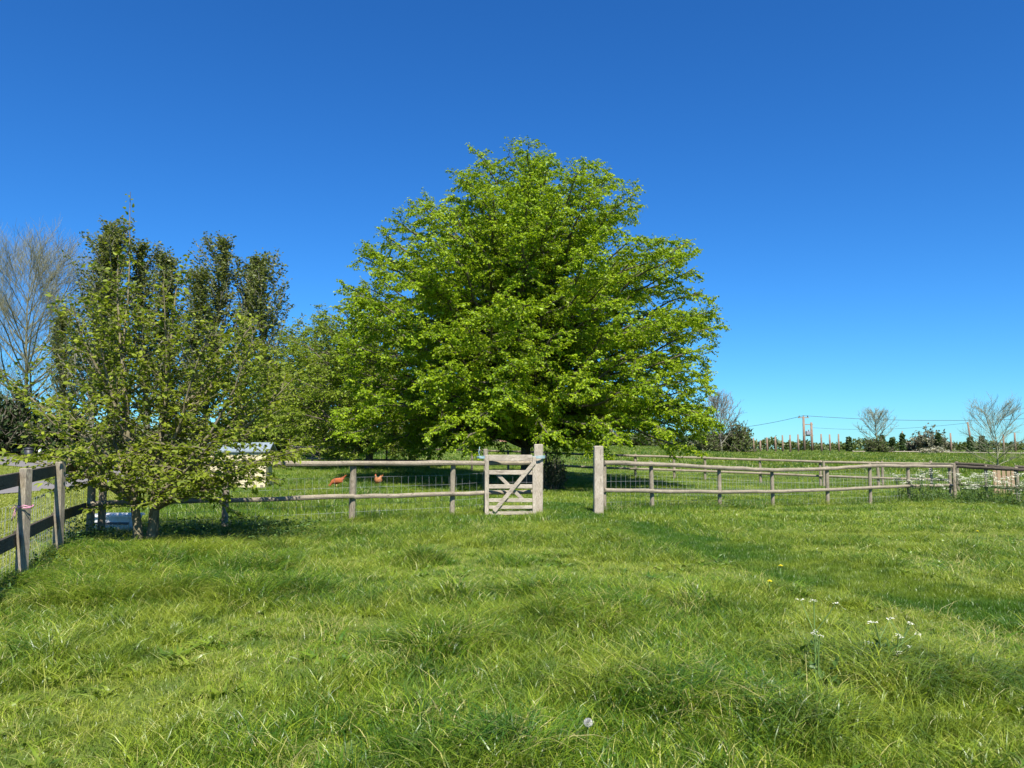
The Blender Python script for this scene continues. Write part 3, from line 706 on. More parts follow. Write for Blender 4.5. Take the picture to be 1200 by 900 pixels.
# bare trees
def bare(seed, H, table, n, thick=.012, sub=9, tw=5, trunk=.017, h0=.18, el=.75):
    T = Tree(seed); r = T.r; Rf = prof(table)
    tp = T.grow(Vector((0, 0, -.1)), Vector((0, 0, 1)), H * .9, H * trunk, thick, 12, .05, .06, 8)
    for i in range(n):
        u = (i + .5) / n; h = H * (h0 + (.88 - h0) * u); k = min(int(h / (H * .9) * 12), 11); p = tp[k].lerp(tp[k + 1], .5)
        az = i * 2.4; e = el + .4 * u; d = Vector((math.cos(az) * math.cos(e), math.sin(az) * math.cos(e), math.sin(e)))
        pts = T.grow(p, d, H * .6, H * trunk * .4 * (1.2 - u), thick, 10, .08, .03, 5, lambda q, f=r.uniform(.85, 1.08): math.hypot(q.x, q.y) < Rf(q.z) * f)
        m = len(pts) - 1
        for j in range(sub):
            t = .2 + .8 * (j + r.random()) / sub; kk = min(int(t * m), m - 1); q = pts[kk].lerp(pts[kk + 1], t * m - kk)
            tg = (pts[kk + 1] - pts[kk]).normalized(); rv_ = Vector((r.gauss(0, 1), r.gauss(0, 1), r.gauss(0, .6))).normalized()
            s2 = T.grow(q, tg + rv_ * .8 + Vector((0, 0, .3)), H * .13 * r.uniform(.6, 1.2), thick * .8, thick * .5, 4, .12, .04, 3)
            for w_ in range(tw):
                q2 = s2[min(4, 1 + w_ % 4)]; rv_ = Vector((r.gauss(0, 1), r.gauss(0, 1), r.gauss(0, .6))).normalized()
                T.grow(q2, (s2[-1] - s2[0]).normalized() + rv_ * .7 + Vector((0, 0, .2)), H * .07 * r.uniform(.6, 1.2), thick * .55, thick * .35, 2, .1, .03, 3)
    return T
T = bare(41, 17.2, [(2, 2.5), (5, 4.5), (10, 6), (14, 5.8), (16.5, 4), (17.7, .3)], 46, .015, 20, 12, .014, .12, .6)
tree_from(T, 'bare_tree', X_at(28, 68), 68, 'tall leafless grey tree at the far left edge behind the driveway', 'leaf_poplar', .2, 'bark_twig')
T = bare(42, 4.6, [(.8, .4), (1.6, 1.6), (3, 2.4), (4, 1.9), (4.8, .3)], 26, .014, 11, 7, .02, .25, .5)
tree_from(T, 'bare_tree', X_at(1027, 88), 88, 'round-crowned bare tree rising above a bush on the far right horizon', 'leaf_poplar', .2, 'bark_twig')
T = bare(43, 3.5, [(1.0, .3), (1.4, .8), (2.3, 1.1), (3, 1), (3.6, .2)], 24, .006, 11, 7, .012, .34, .45)
tree_from(T, 'bare_tree', X_at(1167, 31), 31, 'slender bare young tree with twiggy crown near the right edge', 'leaf_poplar', .2, 'bark_twig')
T = bare(44, 5.4, [(.8, .8), (2, 2.0), (4, 2.5), (5, 1.9), (5.7, .2)], 26, .02, 11, 7, .02, .2)
tree_from(T, 'bare_tree', X_at(846, 80), 80, 'bare pale-twigged tree just right of the large green tree', 'leaf_poplar', .2, 'bark_pale')

# bushes
def bush(seed, w, h, n, L, squash=1.0):
    T = Tree(seed); r = T.r
    for i in range(n):
        az = r.uniform(0, 6.28); e = r.uniform(.15, 1.5); d = Vector((math.cos(az) * math.cos(e) * w, math.sin(az) * math.cos(e) * w, math.sin(e) * h))
        Lb = d.length * r.uniform(.6, 1.05)
        pts = T.grow(Vector((r.uniform(-.3, .3) * w, r.uniform(-.3, .3) * w, 0)), d, Lb * .9, .03, .01, 5, .12, .0, 4)
        for j in range(8):
            k = r.randint(1, len(pts) - 2) if len(pts) > 3 else 1
            tw = T.grow(pts[k].lerp(pts[k + 1], r.random()), Vector((r.gauss(0, 1), r.gauss(0, 1), r.gauss(.3, .7))), Lb * .28, .01, .005, 2, .1, 0, 3)
            T.leafline(tw, L, 0, Lb * .05)
    return T
def bush_obj(T, name, px, d, label, leaf, Lf, s=1, rz=0, cat='bush', group=None, **kw):
    return tree_from(T, name, X_at(px, d), d, label, leaf, Lf, 'bark', rz, s, group, cat, droop=.1, rs=1.6, **kw)
T = bush(51, 1, 1, 60, 7); b0 = bush_obj(T, 'bush', 866, 82, 'rounded olive bush beside the bare pale-twigged tree right of the large tree', 'leaf_hedge', .09)
b0.scale = (2.2, 2.2, 3.9)
def bcopy(px, d, sx, sz, rz, label, src=None, sy=None):
    c = copy_tree(src or b0); x = X_at(px, d); c.location = (x, d, G1(x, d) - .1); c.scale = (sx, sy or sx, sz); c.rotation_euler = (0, 0, rz); c['label'] = label; return c
bcopy(842, 84, 2.6, 2.6, 1, 'low olive bush under the bare pale-twigged tree')
bcopy(828, 80, 2.2, 3.1, 2, 'bush half hidden by the right edge of the large tree')
bcopy(1026, 86, 2.0, 2.2, 3, 'dense green bush below the round-crowned bare tree', None)
T = bush(52, 1, 1, 50, 7); b1 = bush_obj(T, 'bush', 1086, 88, 'grey-green billowing bush, tallest bush on the far right horizon', 'leaf_willow', .12)
b1.scale = (2.4, 2.4, 3.3)
bcopy(1103, 89, 1.7, 2.3, 1, 'grey-green bush right of the tallest far bush', b1)
bcopy(1075, 90, 2.0, 1.7, 2, 'low grey-green bush left of the tallest far bush', b1)
T = bush(53, 1, 1, 40, 6); b2 = bush_obj(T, 'bush', 1090, 84, 'low pale blossoming bush at the foot of the tallest far bush', 'blossom', .1); b2.scale = (2.2, 1.5, .8)
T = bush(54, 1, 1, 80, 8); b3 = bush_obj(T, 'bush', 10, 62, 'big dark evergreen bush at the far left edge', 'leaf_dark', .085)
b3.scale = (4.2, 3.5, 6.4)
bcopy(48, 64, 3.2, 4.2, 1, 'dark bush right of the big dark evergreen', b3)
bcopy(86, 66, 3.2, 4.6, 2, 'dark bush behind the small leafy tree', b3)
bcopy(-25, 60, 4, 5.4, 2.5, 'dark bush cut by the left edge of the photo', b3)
T = bush(55, 1, 1, 70, 8); b4 = bush_obj(T, 'bush', 145, 60, 'mid green bush behind the small leafy tree, left of the cream coop', 'leaf_hedge', .085)
b4.scale = (4.2, 3, 3.4)
bcopy(215, 62, 4.2, 3.8, 1, 'mid green bush above the cream coop\'s left end', b4)
bcopy(285, 64, 4.2, 4.0, 2, 'mid green bush above the cream coop\'s right end', b4)
bcopy(345, 70, 4.2, 3.2, 3, 'mid green bush behind the taller post of the paddock fence', b4)
bcopy(420, 80, 6, 2.4, 3.4, 'low green bush behind the dark rails of the paddock fence', b4)
bcopy(500, 86, 6, 2.0, 3.8, 'low green bush left of the brick barn', b4)
bcopy(720, 100, 8, 2.2, 4.4, 'low green bush seen under the right half of the large tree', b4)
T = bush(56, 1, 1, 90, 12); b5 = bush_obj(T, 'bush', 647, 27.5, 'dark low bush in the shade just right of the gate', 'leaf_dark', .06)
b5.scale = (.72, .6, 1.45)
# distant hedge lines (nobody could count these bushes)
def hedge(name, pts, h, label, leaf, n, L):
    lp = []; 
    for (x0, y0), (x1, y1) in zip(pts[:-1], pts[1:]):
        t = nr.rand(n); x = x0 + (x1 - x0) * t; y = y0 + (y1 - y0) * t + nr.randn(n) * 1.2
        top = h * (.35 + .9 * vnoise(x / 5, y / 30, 21) * vnoise(x / 1.5 + 50, y / 30, 22) + .35 * vnoise(x / .7, y, 23)); z = G(x, y) + top * nr.rand(n) ** .7
        lp.append(np.stack([x, y, z], -1))
    p = np.concatenate(lp); k = len(p)
    V, F, rv = leaves_np(p, nr.randn(k, 3), nr.randn(k, 3) + np.array([0, 0, .5]), L * (.6 + .8 * nr.rand(k)), .8)
    me = mesh_np(name, V, F, {'rnd': rv}); me.materials.append(M[leaf]); return tag(link(name, me), label, 'hedge', kind='stuff')
hedge('distant_hedge', [(25, 150), (140, 150)], 1.9, 'dark low hedge line along the far right horizon', 'leaf_hedge', 16000, .45)
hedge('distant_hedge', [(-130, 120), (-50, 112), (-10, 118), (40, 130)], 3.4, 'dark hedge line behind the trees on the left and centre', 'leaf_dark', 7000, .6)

# ------------------------------------------------------------------ fences
def post(parent, x, y, top, r=.055, mat='wood', name='post', square=False, lean=0.0):
    g = G1(x, y); mb = MB()
    if square:
        mb.box((0, 0, (top - g - .25) / 2), (r * 2, r * 2, top - g + .25), Matrix.Rotation(rnd.uniform(-.12, .12), 3, 'Z'), .012)
    else:
        h = top - g
        mb.tube([(0, 0, -.25), (0, 0, h * .3), (rnd.uniform(-.006, .006), 0, h * .7), (rnd.uniform(-.008, .008), 0, h - .02), (0, 0, h)], [r * 1.02, r * 1.0, r, r * .97, r * .82], 10, True, .03, False)
    o = mb.build(name, M[mat], parent); p = parent.location; o.location = (x - p.x, y - p.y, g - p.z)
    o.rotation_euler = (rnd.uniform(-.015, .015), lean + rnd.uniform(-.015, .015), rnd.uniform(-.2, .2)); return o
def rail(parent, a, b, r, mat='wood_h', name='rail', board=None, seg=5):
    p = parent.location; a = Vector(a); b = Vector(b); mb = MB()
    c = (a + b) / 2; d = b - a
    if board:
        zax = Vector((0, 0, 1)); xax = d.normalized(); yax = zax.cross(xax).normalized(); zax = xax.cross(yax)
        Mx = Matrix((xax, yax, zax)).transposed(); mb.box((0, 0, 0), (d.length, board[0], board[1]), Mx, .006)
    else:
        pts = [a.lerp(b, i / seg) - c + Vector((0, rnd.uniform(-.008, .008), rnd.uniform(-.010, .010) if 0 < i < seg else 0)) for i in range(seg + 1)]
        mb.tube(pts, [r * rnd.uniform(.92, 1.06) for _ in pts], 9, True, .04, False)
    o = mb.build(name, M[mat], parent); o.location = c - Vector(p); return o
def netting(parent, pts, h, dx, rows, rw=.0016, top_only=None):
    """wire stock netting on fence line pts [(x,y)], as one stuff part"""
    mb = MB(); p = parent.location
    for (x0, y0), (x1, y1) in zip(pts[:-1], pts[1:]):
        L = math.hypot(x1 - x0, y1 - y0); n = max(1, int(L / dx))
        g0, g1 = G1(x0, y0), G1(x1, y1)
        for z in rows: mb.tube([(x0 - p.x, y0 - p.y, g0 + z - p.z), (x1 - p.x, y1 - p.y, g1 + z - p.z)], rw, 3, False)
        for i in range(n):
            t = (i + .5) / n; x = x0 + (x1 - x0) * t + rnd.uniform(-.01, .01); y = y0 + (y1 - y0) * t; g = g0 + (g1 - g0) * t
            mb.tube([(x - p.x, y - p.y, g + rows[0] - p.z), (x - p.x + rnd.uniform(-.012, .012), y - p.y, g + rows[-1] - p.z)], rw, 3, False)
    o = mb.build('wire_netting', M['wire'], parent); o['kind'] = 'stuff'; return o
def fence(name, label, pts, group=None): return tag(empty(name, (pts[0][0], pts[0][1], G1(*pts[0]))), label, 'fence', group)

# left fence: square posts, boards, coming towards the camera
dl = Vector((fp_left[0][0] - fp_left[1][0], fp_left[0][1] - fp_left[1][1])).normalized()
ext = [(fp_left[0][0] + dl.x * 2.1 * k, fp_left[0][1] + dl.y * 2.1 * k) for k in (2, 1)]
L4 = ext + fp_left
f = fence('board_fence', 'weathered board fence with wire netting along the left edge of the meadow', L4)
tops = [1.27, 1.27, 1.29, 1.33, 1.27]
for (x, y), tz in zip(L4, tops):
    o = post(f, x, y, tz, .05, 'wood', square=True)
nv = Vector((-dl.y, dl.x)); nv = nv if nv.x < 0 else -nv   # away from the meadow
for (a, b), za, zb in zip(zip(L4[:-1], L4[1:]), (1.13, 1.14, 1.17, 1.21), (1.14, 1.17, 1.21, 1.2)):
    for dz in (0, -.64):
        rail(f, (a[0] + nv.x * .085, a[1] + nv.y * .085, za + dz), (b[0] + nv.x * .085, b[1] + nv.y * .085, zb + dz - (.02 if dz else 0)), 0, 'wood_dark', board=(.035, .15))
for zt in (0,):
    a, b = L4[0], L4[-1]
netting(f, [(x + nv.x * .115, y + nv.y * .115) for x, y in L4], 1, .10, [.05, .16, .27, .38, .50, .62, .76, .90], .0017)
# pink cord tied round the first post
c0 = fp_left[0]; mb = MB(); zc = Z_at(594, 8.45)
ringp = [(math.cos(a) * .078, math.sin(a) * .078, .012 * math.sin(a * 2)) for a in np.linspace(0, 2 * math.pi, 15)]
mb.tube(ringp, .006, 6, False)
for k, (ex, ez) in enumerate(((-.09, -.02), (.13, .01), (-.05, -.12), (-.08, -.15))):
    mb.tube([(.0, -.08, 0), (ex * .4, -.11, ez * .2 + .02), (ex * .8, -.10, ez * .7), (ex, -.09, ez)], .005, 5)
o = mb.build('cord', M['pink']); o.location = (c0[0], c0[1], zc); tag(o, 'pink cord knotted round the nearest post of the left fence', 'cord')

# front fence, left of the gate
f = fence('post_and_rail_fence', 'round-rail wooden fence running left from the gate to the small tree', fp_frontL)
tp_ = [1.27, 1.26, 1.24, 1.25, Z_at(526, 17.0), Z_at(520, 17.2)]
for i, ((x, y), tz) in enumerate(zip(fp_frontL[1:5], tp_[1:5])): post(f, x, y, tz, (.058, .062, .055, .052)[i])
o = post(f, fp_frontL[0][0] + .12, fp_frontL[0][1] + .12, 1.25, .06)
rz_ = [Z_at(543, 12.8), Z_at(543, 14.0), Z_at(542.8, 15.3), Z_at(542.7, 16.5), Z_at(542.5, 17.0), Z_at(542, 17.2)]
for i in range(5):
    a, b = fp_frontL[i], fp_frontL[i + 1]
    if i in (3,): continue
    if i == 4: continue
    rail(f, (a[0], a[1] - .08, rz_[i]), (b[0] + .04, b[1] - .08, rz_[i + 1]), .052)
    rail(f, (a[0], a[1] - .085, rz_[i] - .66), (b[0] + .04, b[1] - .085, rz_[i + 1] - .64), .045)
a, b = fp_frontL[3], fp_frontL[5]
rail(f, (a[0], a[1] - .08, rz_[3]), (b[0] - .1, b[1] - .02, rz_[5]), .052); rail(f, (a[0], a[1] - .085, rz_[3] - .65), (b[0] - .1, b[1] - .02, rz_[5] - .64), .045)
netting(f, [(x, y + .07) for x, y in fp_frontL], 1, .15, [.08, .22, .36, .52, .70, .9], .0020)

# gate posts and gate
def gatepost(px, d, ytop, rr, label):
    x = X_at(px, d); g = G1(x, d); top = Z_at(ytop, d)
    mb = MB(); mb.box((0, 0, (top - g - .3) / 2), (rr * 2, rr * 1.9, top - g + .3), None, .018, .003)
    o = mb.build('gate_post', M['wood_pale']); o.location = (x, d, g); o.rotation_euler = (0, .008, rnd.uniform(-.1, .1)); return tag(o, label, 'gate post')
gatepost(630.5, 17.2, 520.5, .098, 'thick pale gate post that the open gate is tied against')
gatepost(701, 17.6, 522.5, .105, 'thick pale gate post on the right of the gateway')
gx, gd = X_at(570.5, 16.66), 16.66
gt = tag(empty('wooden_gate', (gx, gd, G1(gx, gd)), 0), 'pale wooden five-bar gate with diagonal braces standing open against the fence', 'gate')
GW = X_at(628, gd) - gx; g0 = gt.location.z
def zz(py): return Z_at(py, gd) - g0
def gbar(name, a, b, hgt, th=.03, mat='wood_pale_h', y=0.0):
    a = Vector((a[0], 0, a[1])); b = Vector((b[0], 0, b[1])); d = b - a; mb = MB(); ang = math.atan2(d.z, d.x)
    mb.box((0, 0, 0), (d.length, th, hgt), Matrix.Rotation(-ang, 3, 'Y'), .005)
    o = mb.build(name, M[mat], gt); c = (a + b) / 2; o.location = (c.x, y, c.z); return o
def vbar(name, x, z0, z1, wd, th, y=0.0):
    mb = MB(); mb.box((0, 0, 0), (wd, th, z1 - z0), None, .006); o = mb.build(name, M['wood_pale'], gt); o.location = (x, y, (z0 + z1) / 2); return o
vbar('stile', 0, zz(604), zz(533), .085, .06); vbar('stile', GW - .035, zz(604), zz(535), .075, .055)
for py, hh in ((536.5, .13), (553.7, .095), (570, .09), (586.3, .08), (594.3, .07), (601.2, .07)):
    gbar('bar', (.045, zz(py + rnd.uniform(-.3, .3))), (GW - .075, zz(py)), hh, .026)
pxz = lambda px, py: (X_atz(px, py, gd) - gx, zz(py))
gbar('brace', pxz(579, 599), pxz(626, 542), .085, .025, 'wood_pale_h', -.045)
gbar('brace', pxz(583, 556), pxz(613, 586), .075, .022, 'wood_pale_h', .040)
# blue rope at both ends of the gate top
def rope(x, y, z, r, label, tails):
    mb = MB()
    for k in range(3):
        mb.tube([(math.cos(a) * r, math.sin(a) * r * .9, k * .016 + .008 * math.sin(a + k)) for a in np.linspace(0, 2 * math.pi, 17)], .009, 6, False)
    for t in tails: mb.tube([Vector(q) for q in t], .006, 5)
    o = mb.build('rope', M['rope']); o.location = (x, y, z); return tag(o, label, 'rope')
rope(X_at(569.5, 16.8), 16.84, Z_at(536.5, 16.84), .20, 'pale blue rope tying the free end of the gate to a thin fence post', [[(-.02, -.17, .02), (-.12, -.15, .03), (-.2, -.1, .0)], [(0, -.17, .02), (.12, -.16, .01), (.22, -.14, .03)], [(-.13, -.08, .03), (-.16, -.03, .12), (-.14, 0, .24)]])
rope(X_at(630.5, 17.18), 17.16, Z_at(536.5, 17.1), .155, 'pale blue rope wound round the thick gate post at the gate top', [[(-.05, -.14, .03), (-.12, -.16, -.01), (-.17, -.15, .02)]])

# front fence, right of the gateway
f = fence('post_and_rail_fence', 'round-rail wooden fence running right from the gateway and bending away', fp_right)
yt = [Z_at(y_, d_) for y_, d_ in ((542.3, 17.95), (543.9, 18.9), (548, 20.5), (550.9, 22.4), (549, 23.2), (546, 23.9), (545.9, 25), (546.4, 26.1))]
yb = [Z_at(y_, d_) for y_, d_ in ((574.2, 17.95), (575.4, 18.9), (576.5, 20.5), (575.8, 22.4), (573.8, 23.2), (571.2, 23.9), (569.3, 25), (568.6, 26.1))]
for i, (x, y) in enumerate(fp_right):
    post(f, x, y, yt[i] + rnd.choice((.03, .05, .07)), .052 + .006 * (i == 4), 'wood')
post(f, X_at(1118, 26.2), 26.2, yt[-1] + .09, .062)
for i in range(7):
    a, b = fp_right[i], fp_right[i + 1]
    rail(f, (a[0], a[1] - .08, yt[i]), (b[0] + .03, b[1] - .08, yt[i + 1]), .054); rail(f, (a[0], a[1] - .085, yb[i]), (b[0] + .03, b[1] - .085, yb[i + 1]), .048)
netting(f, [(x, y + .07) for x, y in fp_right], 1, .15, [.08, .22, .36, .52, .70, .88], .0024)

# second paddock fence
def spline_fence(name, label, cols, step, rails, rr, pr, mat_p, mat_r, over=.07, skip=()):
    """cols: (px, depth, y of top rail)"""
    P3 = [Vector((X_at(a, d), d, Z_at(b, d))) for a, d, b in cols]
    f = tag(empty(name, (P3[0].x, P3[0].y, P3[0].z - 1.15)), label, 'fence')
    seg = [P3[0]]; 
    for a, b in zip(P3[:-1], P3[1:]):
        n = max(1, round((b - a).length / step))
        for i in range(1, n + 1): seg.append(a.lerp(b, i / n))
    for i, p in enumerate(seg): post(f, p.x, p.y, p.z + over + rnd.uniform(-.02, .05), pr, mat_p)
    for a, b in zip(seg[:-1], seg[1:]):
        for dz in rails: rail(f, (a.x, a.y - pr - .02, a.z - dz), (b.x + .04, b.y - pr - .02, b.z - dz), rr, mat_r, seg=3)
    return f, seg
f2, seg2 = spline_fence('paddock_fence', 'second wooden fence crossing the paddock behind the large tree', [(342, 44.5, 523.8), (453, 44, 525.5), (553, 43.2, 527.5), (640, 41.5, 530.5), (700, 39.5, 533), (790, 38.5, 535.5), (826, 38, 536.6), (891, 37.2, 538.8), (961, 35.5, 541.3), (1029, 34.2, 542.8), (1091, 33, 543.5), (1122, 31.5, 544.3)], 2.45, (0, .65), .055, .065, 'wood', 'wood_h')
post(f2, X_at(366, 45), 45, Z_at(512, 45), .07)
for px in (965, 1034): post(f2, X_at(px, 35), 35, Z_at(540, 35), .06)
netting(f2, [(p.x, p.y + .08) for p in seg2[6:]], 1, .2, [.1, .35, .6, .85], .003)
# fence with darker rails at the right edge coming back towards the camera
cx0, cx1 = (X_at(1121, 26.2), 26.2), (X_at(1192, 24.6), 24.6)
cx2 = (X_at(1268, 23.6), 23.6)
f = fence('post_and_rail_fence', 'dark round fence rails continuing to the right edge behind the cow parsley', [cx0, cx1])
mid_ = ((cx0[0] + cx1[0]) / 2, (cx0[1] + cx1[1]) / 2)
za, zb_, zc_ = Z_at(546.5, 26.2), Z_at(550.6, 24.6), Z_at(551.5, 23.6)
post(f, *mid_, Z_at(545, mid_[1]) , .05, 'wood'); post(f, *cx1, zb_ + .09, .065, 'wood'); post(f, cx2[0], cx2[1], zc_ + .05, .06, 'wood')
for a, b, z0, z1 in ((cx0, mid_, za, (za + zb_) / 2), (mid_, cx1, (za + zb_) / 2 , zb_), (cx1, cx2, zb_, zc_)):
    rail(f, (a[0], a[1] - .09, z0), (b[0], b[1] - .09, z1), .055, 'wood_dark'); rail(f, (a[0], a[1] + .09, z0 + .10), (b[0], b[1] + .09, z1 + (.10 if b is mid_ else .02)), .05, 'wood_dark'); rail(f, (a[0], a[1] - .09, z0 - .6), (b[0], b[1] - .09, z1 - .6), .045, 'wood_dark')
netting(f, [cx0, mid_, cx1, cx2], 1, .2, [.1, .3, .5, .7], .002)
# timber tree guard near the bare young tree
tgx, tgy = X_at(1176, 28.5), 28.5
tg_ = tag(empty('tree_guard', (tgx, tgy, G1(tgx, tgy))), 'upright tan timber boards standing behind the right-edge fence', 'tree guard')
for i, (dx, dy, hh) in enumerate(((-.33, 0, .92), (-.17, .01, .98), (0, 0, .96), (.17, -.01, .93), (.34, 0, .9))):
    mb = MB(); mb.box((0, 0, hh / 2), (.13, .025, hh), None, .004); q = mb.build('board', M['wood_tan'], tg_); q.location = (dx, dy, 0)
mb = MB(); mb.box((0, .035, .7), (.95, .03, .07), None, .004); mb.build('crossbar', M['wood_tan'], tg_)
# far rail fence along the row of poles
spline_fence('boundary_fence', 'low pale rail fence along the far side of the field on the right', [(1000, 86, 529), (1060, 85.5, 529.2), (1130, 84, 530.2), (1200, 82, 531.2), (1260, 80, 532)], 3.2, (0, .55), .05, .07, 'wood_pale', 'wood_pale_h', .1)

# ------------------------------------------------------------------ pole row, power line
polemat = wood_mat('pole_wood', (.13, .085, .06), (.26, .18, .13), (.38, .28, .2), .1)
def pole(px, d, ytop, rr, label, lean=0.0, group='bare wooden poles on the far right horizon', name='wooden_pole'):
    x = X_at(px, d); g = G1(x, d); h = Z_at(ytop, d) - g; mb = MB()
    mb.tube([(0, 0, -.2), (rnd.uniform(-.02, .02), 0, h * .5), (lean * h, 0, h)], [rr, rr * .9, rr * .7], 8, True, .05)
    o = mb.build(name, polemat); o.location = (x, d, g); return tag(o, label, 'pole', group)
for i, (px, yt_) in enumerate(((883.5, 513), (891.5, 516), (899.3, 512.5), (909, 511.5), (917.5, 510), (926.5, 509.5), (936, 509), (963, 508.5), (973, 509), (983.5, 508.5), (1115, 507.5), (1177, 509), (1190.5, 507))):
    desc = ['first bare pole right of the bushes on the horizon', 'short bare pole, second right of the bushes', 'third bare pole right of the bushes', 'fourth bare pole right of the bushes', 'bare pole midway between bushes and transformer poles', 'bare pole second left of the transformer poles', 'bare pole directly left of the transformer poles', 'bare pole directly right of the transformer poles', 'bare pole with thin twigs, second right of the transformer poles', 'bare pole left of the first ivy-clad stump', 'thin straight bare pole right of the tallest far bush', 'bare pole behind the slender young tree', 'bare pole nearest the right edge of the photo'][i]
    pole(px, 88 + rnd.uniform(-2, 2), yt_, .12, desc)
pole(1138, 92, 494.5, .13, 'tall leaning power pole above the ivy-clad stumps', -.06, None, 'power_pole')
# ivy-clad stumps
def ivy(px, d, ytop, wpx, label):
    x = X_at(px, d); g = G1(x, d); h = Z_at(ytop, d) - g; rw = wpx / FPX * d / 2
    o = tag(empty('ivy_clad_trunk', (x, d, g)), label, 'tree', 'ivy-clad trunks on the far right horizon')
    mb = MB(); mb.tube([(0, 0, -.2), (0.05, 0, h * .5), (0, 0, h * .97)], [.22, .18, .12], 8, True, .08); mb.build('trunk', polemat, o)
    n = 1500; z = nr.rand(n) * h; a = nr.rand(n) * 6.283; rr = rw * (.45 + .6 * nr.rand(n)) * (.8 + .5 * vnoise(z * 1.3, a * 0 + px, 9)) * (1 - .3 * (z / h) ** 4)
    p = np.stack([np.cos(a) * rr, np.sin(a) * rr, z], -1); nm = np.stack([np.cos(a), np.sin(a), np.full(n, .4)], -1) + nr.randn(n, 3) * .5
    V, F, rv = leaves_np(p, nr.randn(n, 3), nm, .2 * (.6 + .8 * nr.rand(n)), .8); me = mesh_np('ivy', V, F, {'rnd': rv}); me.materials.append(M['ivy']); link('ivy', me, o)
for a in ((995.5, 88, 513, 5.5, 'ivy-clad stump standing alone, left of the dense green bush'), (1034.5, 88, 511, 5, 'ivy-clad stump against the dense green bush under the bare tree'), (1046.5, 87, 513.5, 5, 'short ivy-clad stump between the dense bush and the thin-topped one'),
          (1058.5, 88, 509, 4.5, 'ivy-clad trunk with a bare tip left of the tallest far bush'), (1100.5, 87, 508, 4.5, 'ivy-clad trunk standing in the right side of the far bushes'), (1137.8, 87, 513, 6, 'leaning ivy-clad stump at the foot of the tall power pole'), (1151.5, 87, 512, 6, 'ivy-clad stump right of the tall power pole')): ivy(*a)
pole(1058.5, 88.4, 505, .08, 'thin bare tip pole rising out of an ivy-clad trunk')
# two-pole transformer
tx0, tx1, td = X_at(943, 92), X_at(952, 92), 92.0; g = G1(tx0, td); o = tag(empty('transformer_poles', (tx0, td, g)), 'pair of power poles carrying a transformer on the right horizon', 'power pole')
h0, h1 = Z_at(488, td) - g, Z_at(495, td) - g
for dx, h in ((0, h0), (tx1 - tx0, h1)):
    mb = MB(); mb.tube([(0, 0, -.3), (0, 0, h)], [.17, .13], 8); q = mb.build('pole', polemat, o); q.location = (dx, 0, 0)
mb = MB(); mb.box(((tx1 - tx0) / 2, -.05, h1 * .55), (tx1 - tx0 + .3, .12, .12)); mb.box(((tx1 - tx0) / 2, -.05, h1 * .93), (tx1 - tx0 + .3, .1, .1)); mb.build('crossbar', M['wood'], o)
mb = MB(); mb.box(((tx1 - tx0) * .5, -.1, h1 * .55 + .32), (.5, .4, .5), None, .05); mb.tube([((tx1 - tx0) * .5, -.3, h1 * .55 + .55), ((tx1 - tx0) * .5, -.3, h1 * .55 + .8)], .05, 6); mb.build('transformer', M['grey_metal'], o)
mb = MB(); mb.box((0, 0, h0 - .15), (1.3, .1, .1)); mb.build('crossarm', M['wood'], o)
for dx in (-.5, 0, .5):
    mb = MB(); mb.tube([(dx, 0, h0 - .09), (dx, 0, h0 + .0), (dx, 0, h0 + .12)], [.05, .07, .03], 8); mb.build('insulator', M['porcelain'], o)
def wire(a, b, sag, label, r=.022):
    mb = MB(); a, b = Vector(a), Vector(b); pts = []
    for i in range(17):
        t = i / 16; p = a.lerp(b, t) - a; p.z -= sag * 4 * t * (1 - t); pts.append(p)
    mb.tube(pts, r, 4, False); q = mb.build('overhead_wire', M['dark']); q.location = a; tag(q, label, 'wire')
top = (tx0, td, g + h0 + .1)
wire(top, (X_atz(1260, 487.5, 88), 88, Z_at(487.5, 88)), .55, 'upper overhead wire running right from the transformer poles')
wire(top, (X_atz(800, 503.5, 110), 110, Z_at(503.5, 110)), .6, 'overhead wire running left from the transformer poles behind the tree')
wire((X_at(1136.5, 92), 92, Z_at(495.5, 92)), (X_atz(950, 501, 112), 112, Z_at(501, 112)), .5, 'faint lower wire left of the tall leaning power pole', .014)

# ------------------------------------------------------------------ coop, trough, barn, yard items
cxp = (X_at(238, 25.5), X_at(311, 25.5)); cw = cxp[1] - cxp[0]; cg = G1(cxp[0] + cw / 2, 25.5)
cp = tag(empty('poultry_coop', (cxp[0] + cw / 2, 25.5, cg), .10), 'cream-walled poultry coop with grey roof behind the small tree', 'coop')
hh = Z_at(530, 25.5) - cg
mb = MB(); mb.box((0, .60, .06 + (hh - .06) / 2), (cw - .06, 1.0, hh - .06), None, .01); mb.build('wall', M['cream'], cp)
for k in range(7):
    mb = MB(); wv = (cw - .02) / 7; mb.box((0, 0, 0), (wv - .012, .025, hh - .12), None, .004); q = mb.build('panel', M['cream'], cp); q.location = (-cw / 2 + wv * (k + .5), .082, .08 + (hh - .12) / 2)
mb = MB(); rl = cw + .16
mb.add([(-rl / 2, .0, hh), (rl / 2, .0, hh - .0), (rl / 2, .6, hh + .28), (-rl / 2, .6, hh + .28), (rl / 2, 1.3, hh), (-rl / 2, 1.3, hh), (-rl / 2, .0, hh + .05), (rl / 2, .0, hh + .05), (rl / 2, .6, hh + .33), (-rl / 2, .6, hh + .33), (rl / 2, 1.3, hh + .05), (-rl / 2, 1.3, hh + .05)],
       [(6, 7, 8, 9), (9, 8, 10, 11), (0, 1, 7, 6), (0, 3, 2, 1), (3, 5, 4, 2), (5, 11, 10, 4), (1, 2, 8, 7), (2, 4, 10, 8), (0, 6, 9, 3), (3, 9, 11, 5)]); mb.build('roof', M['roof_grey'], cp)
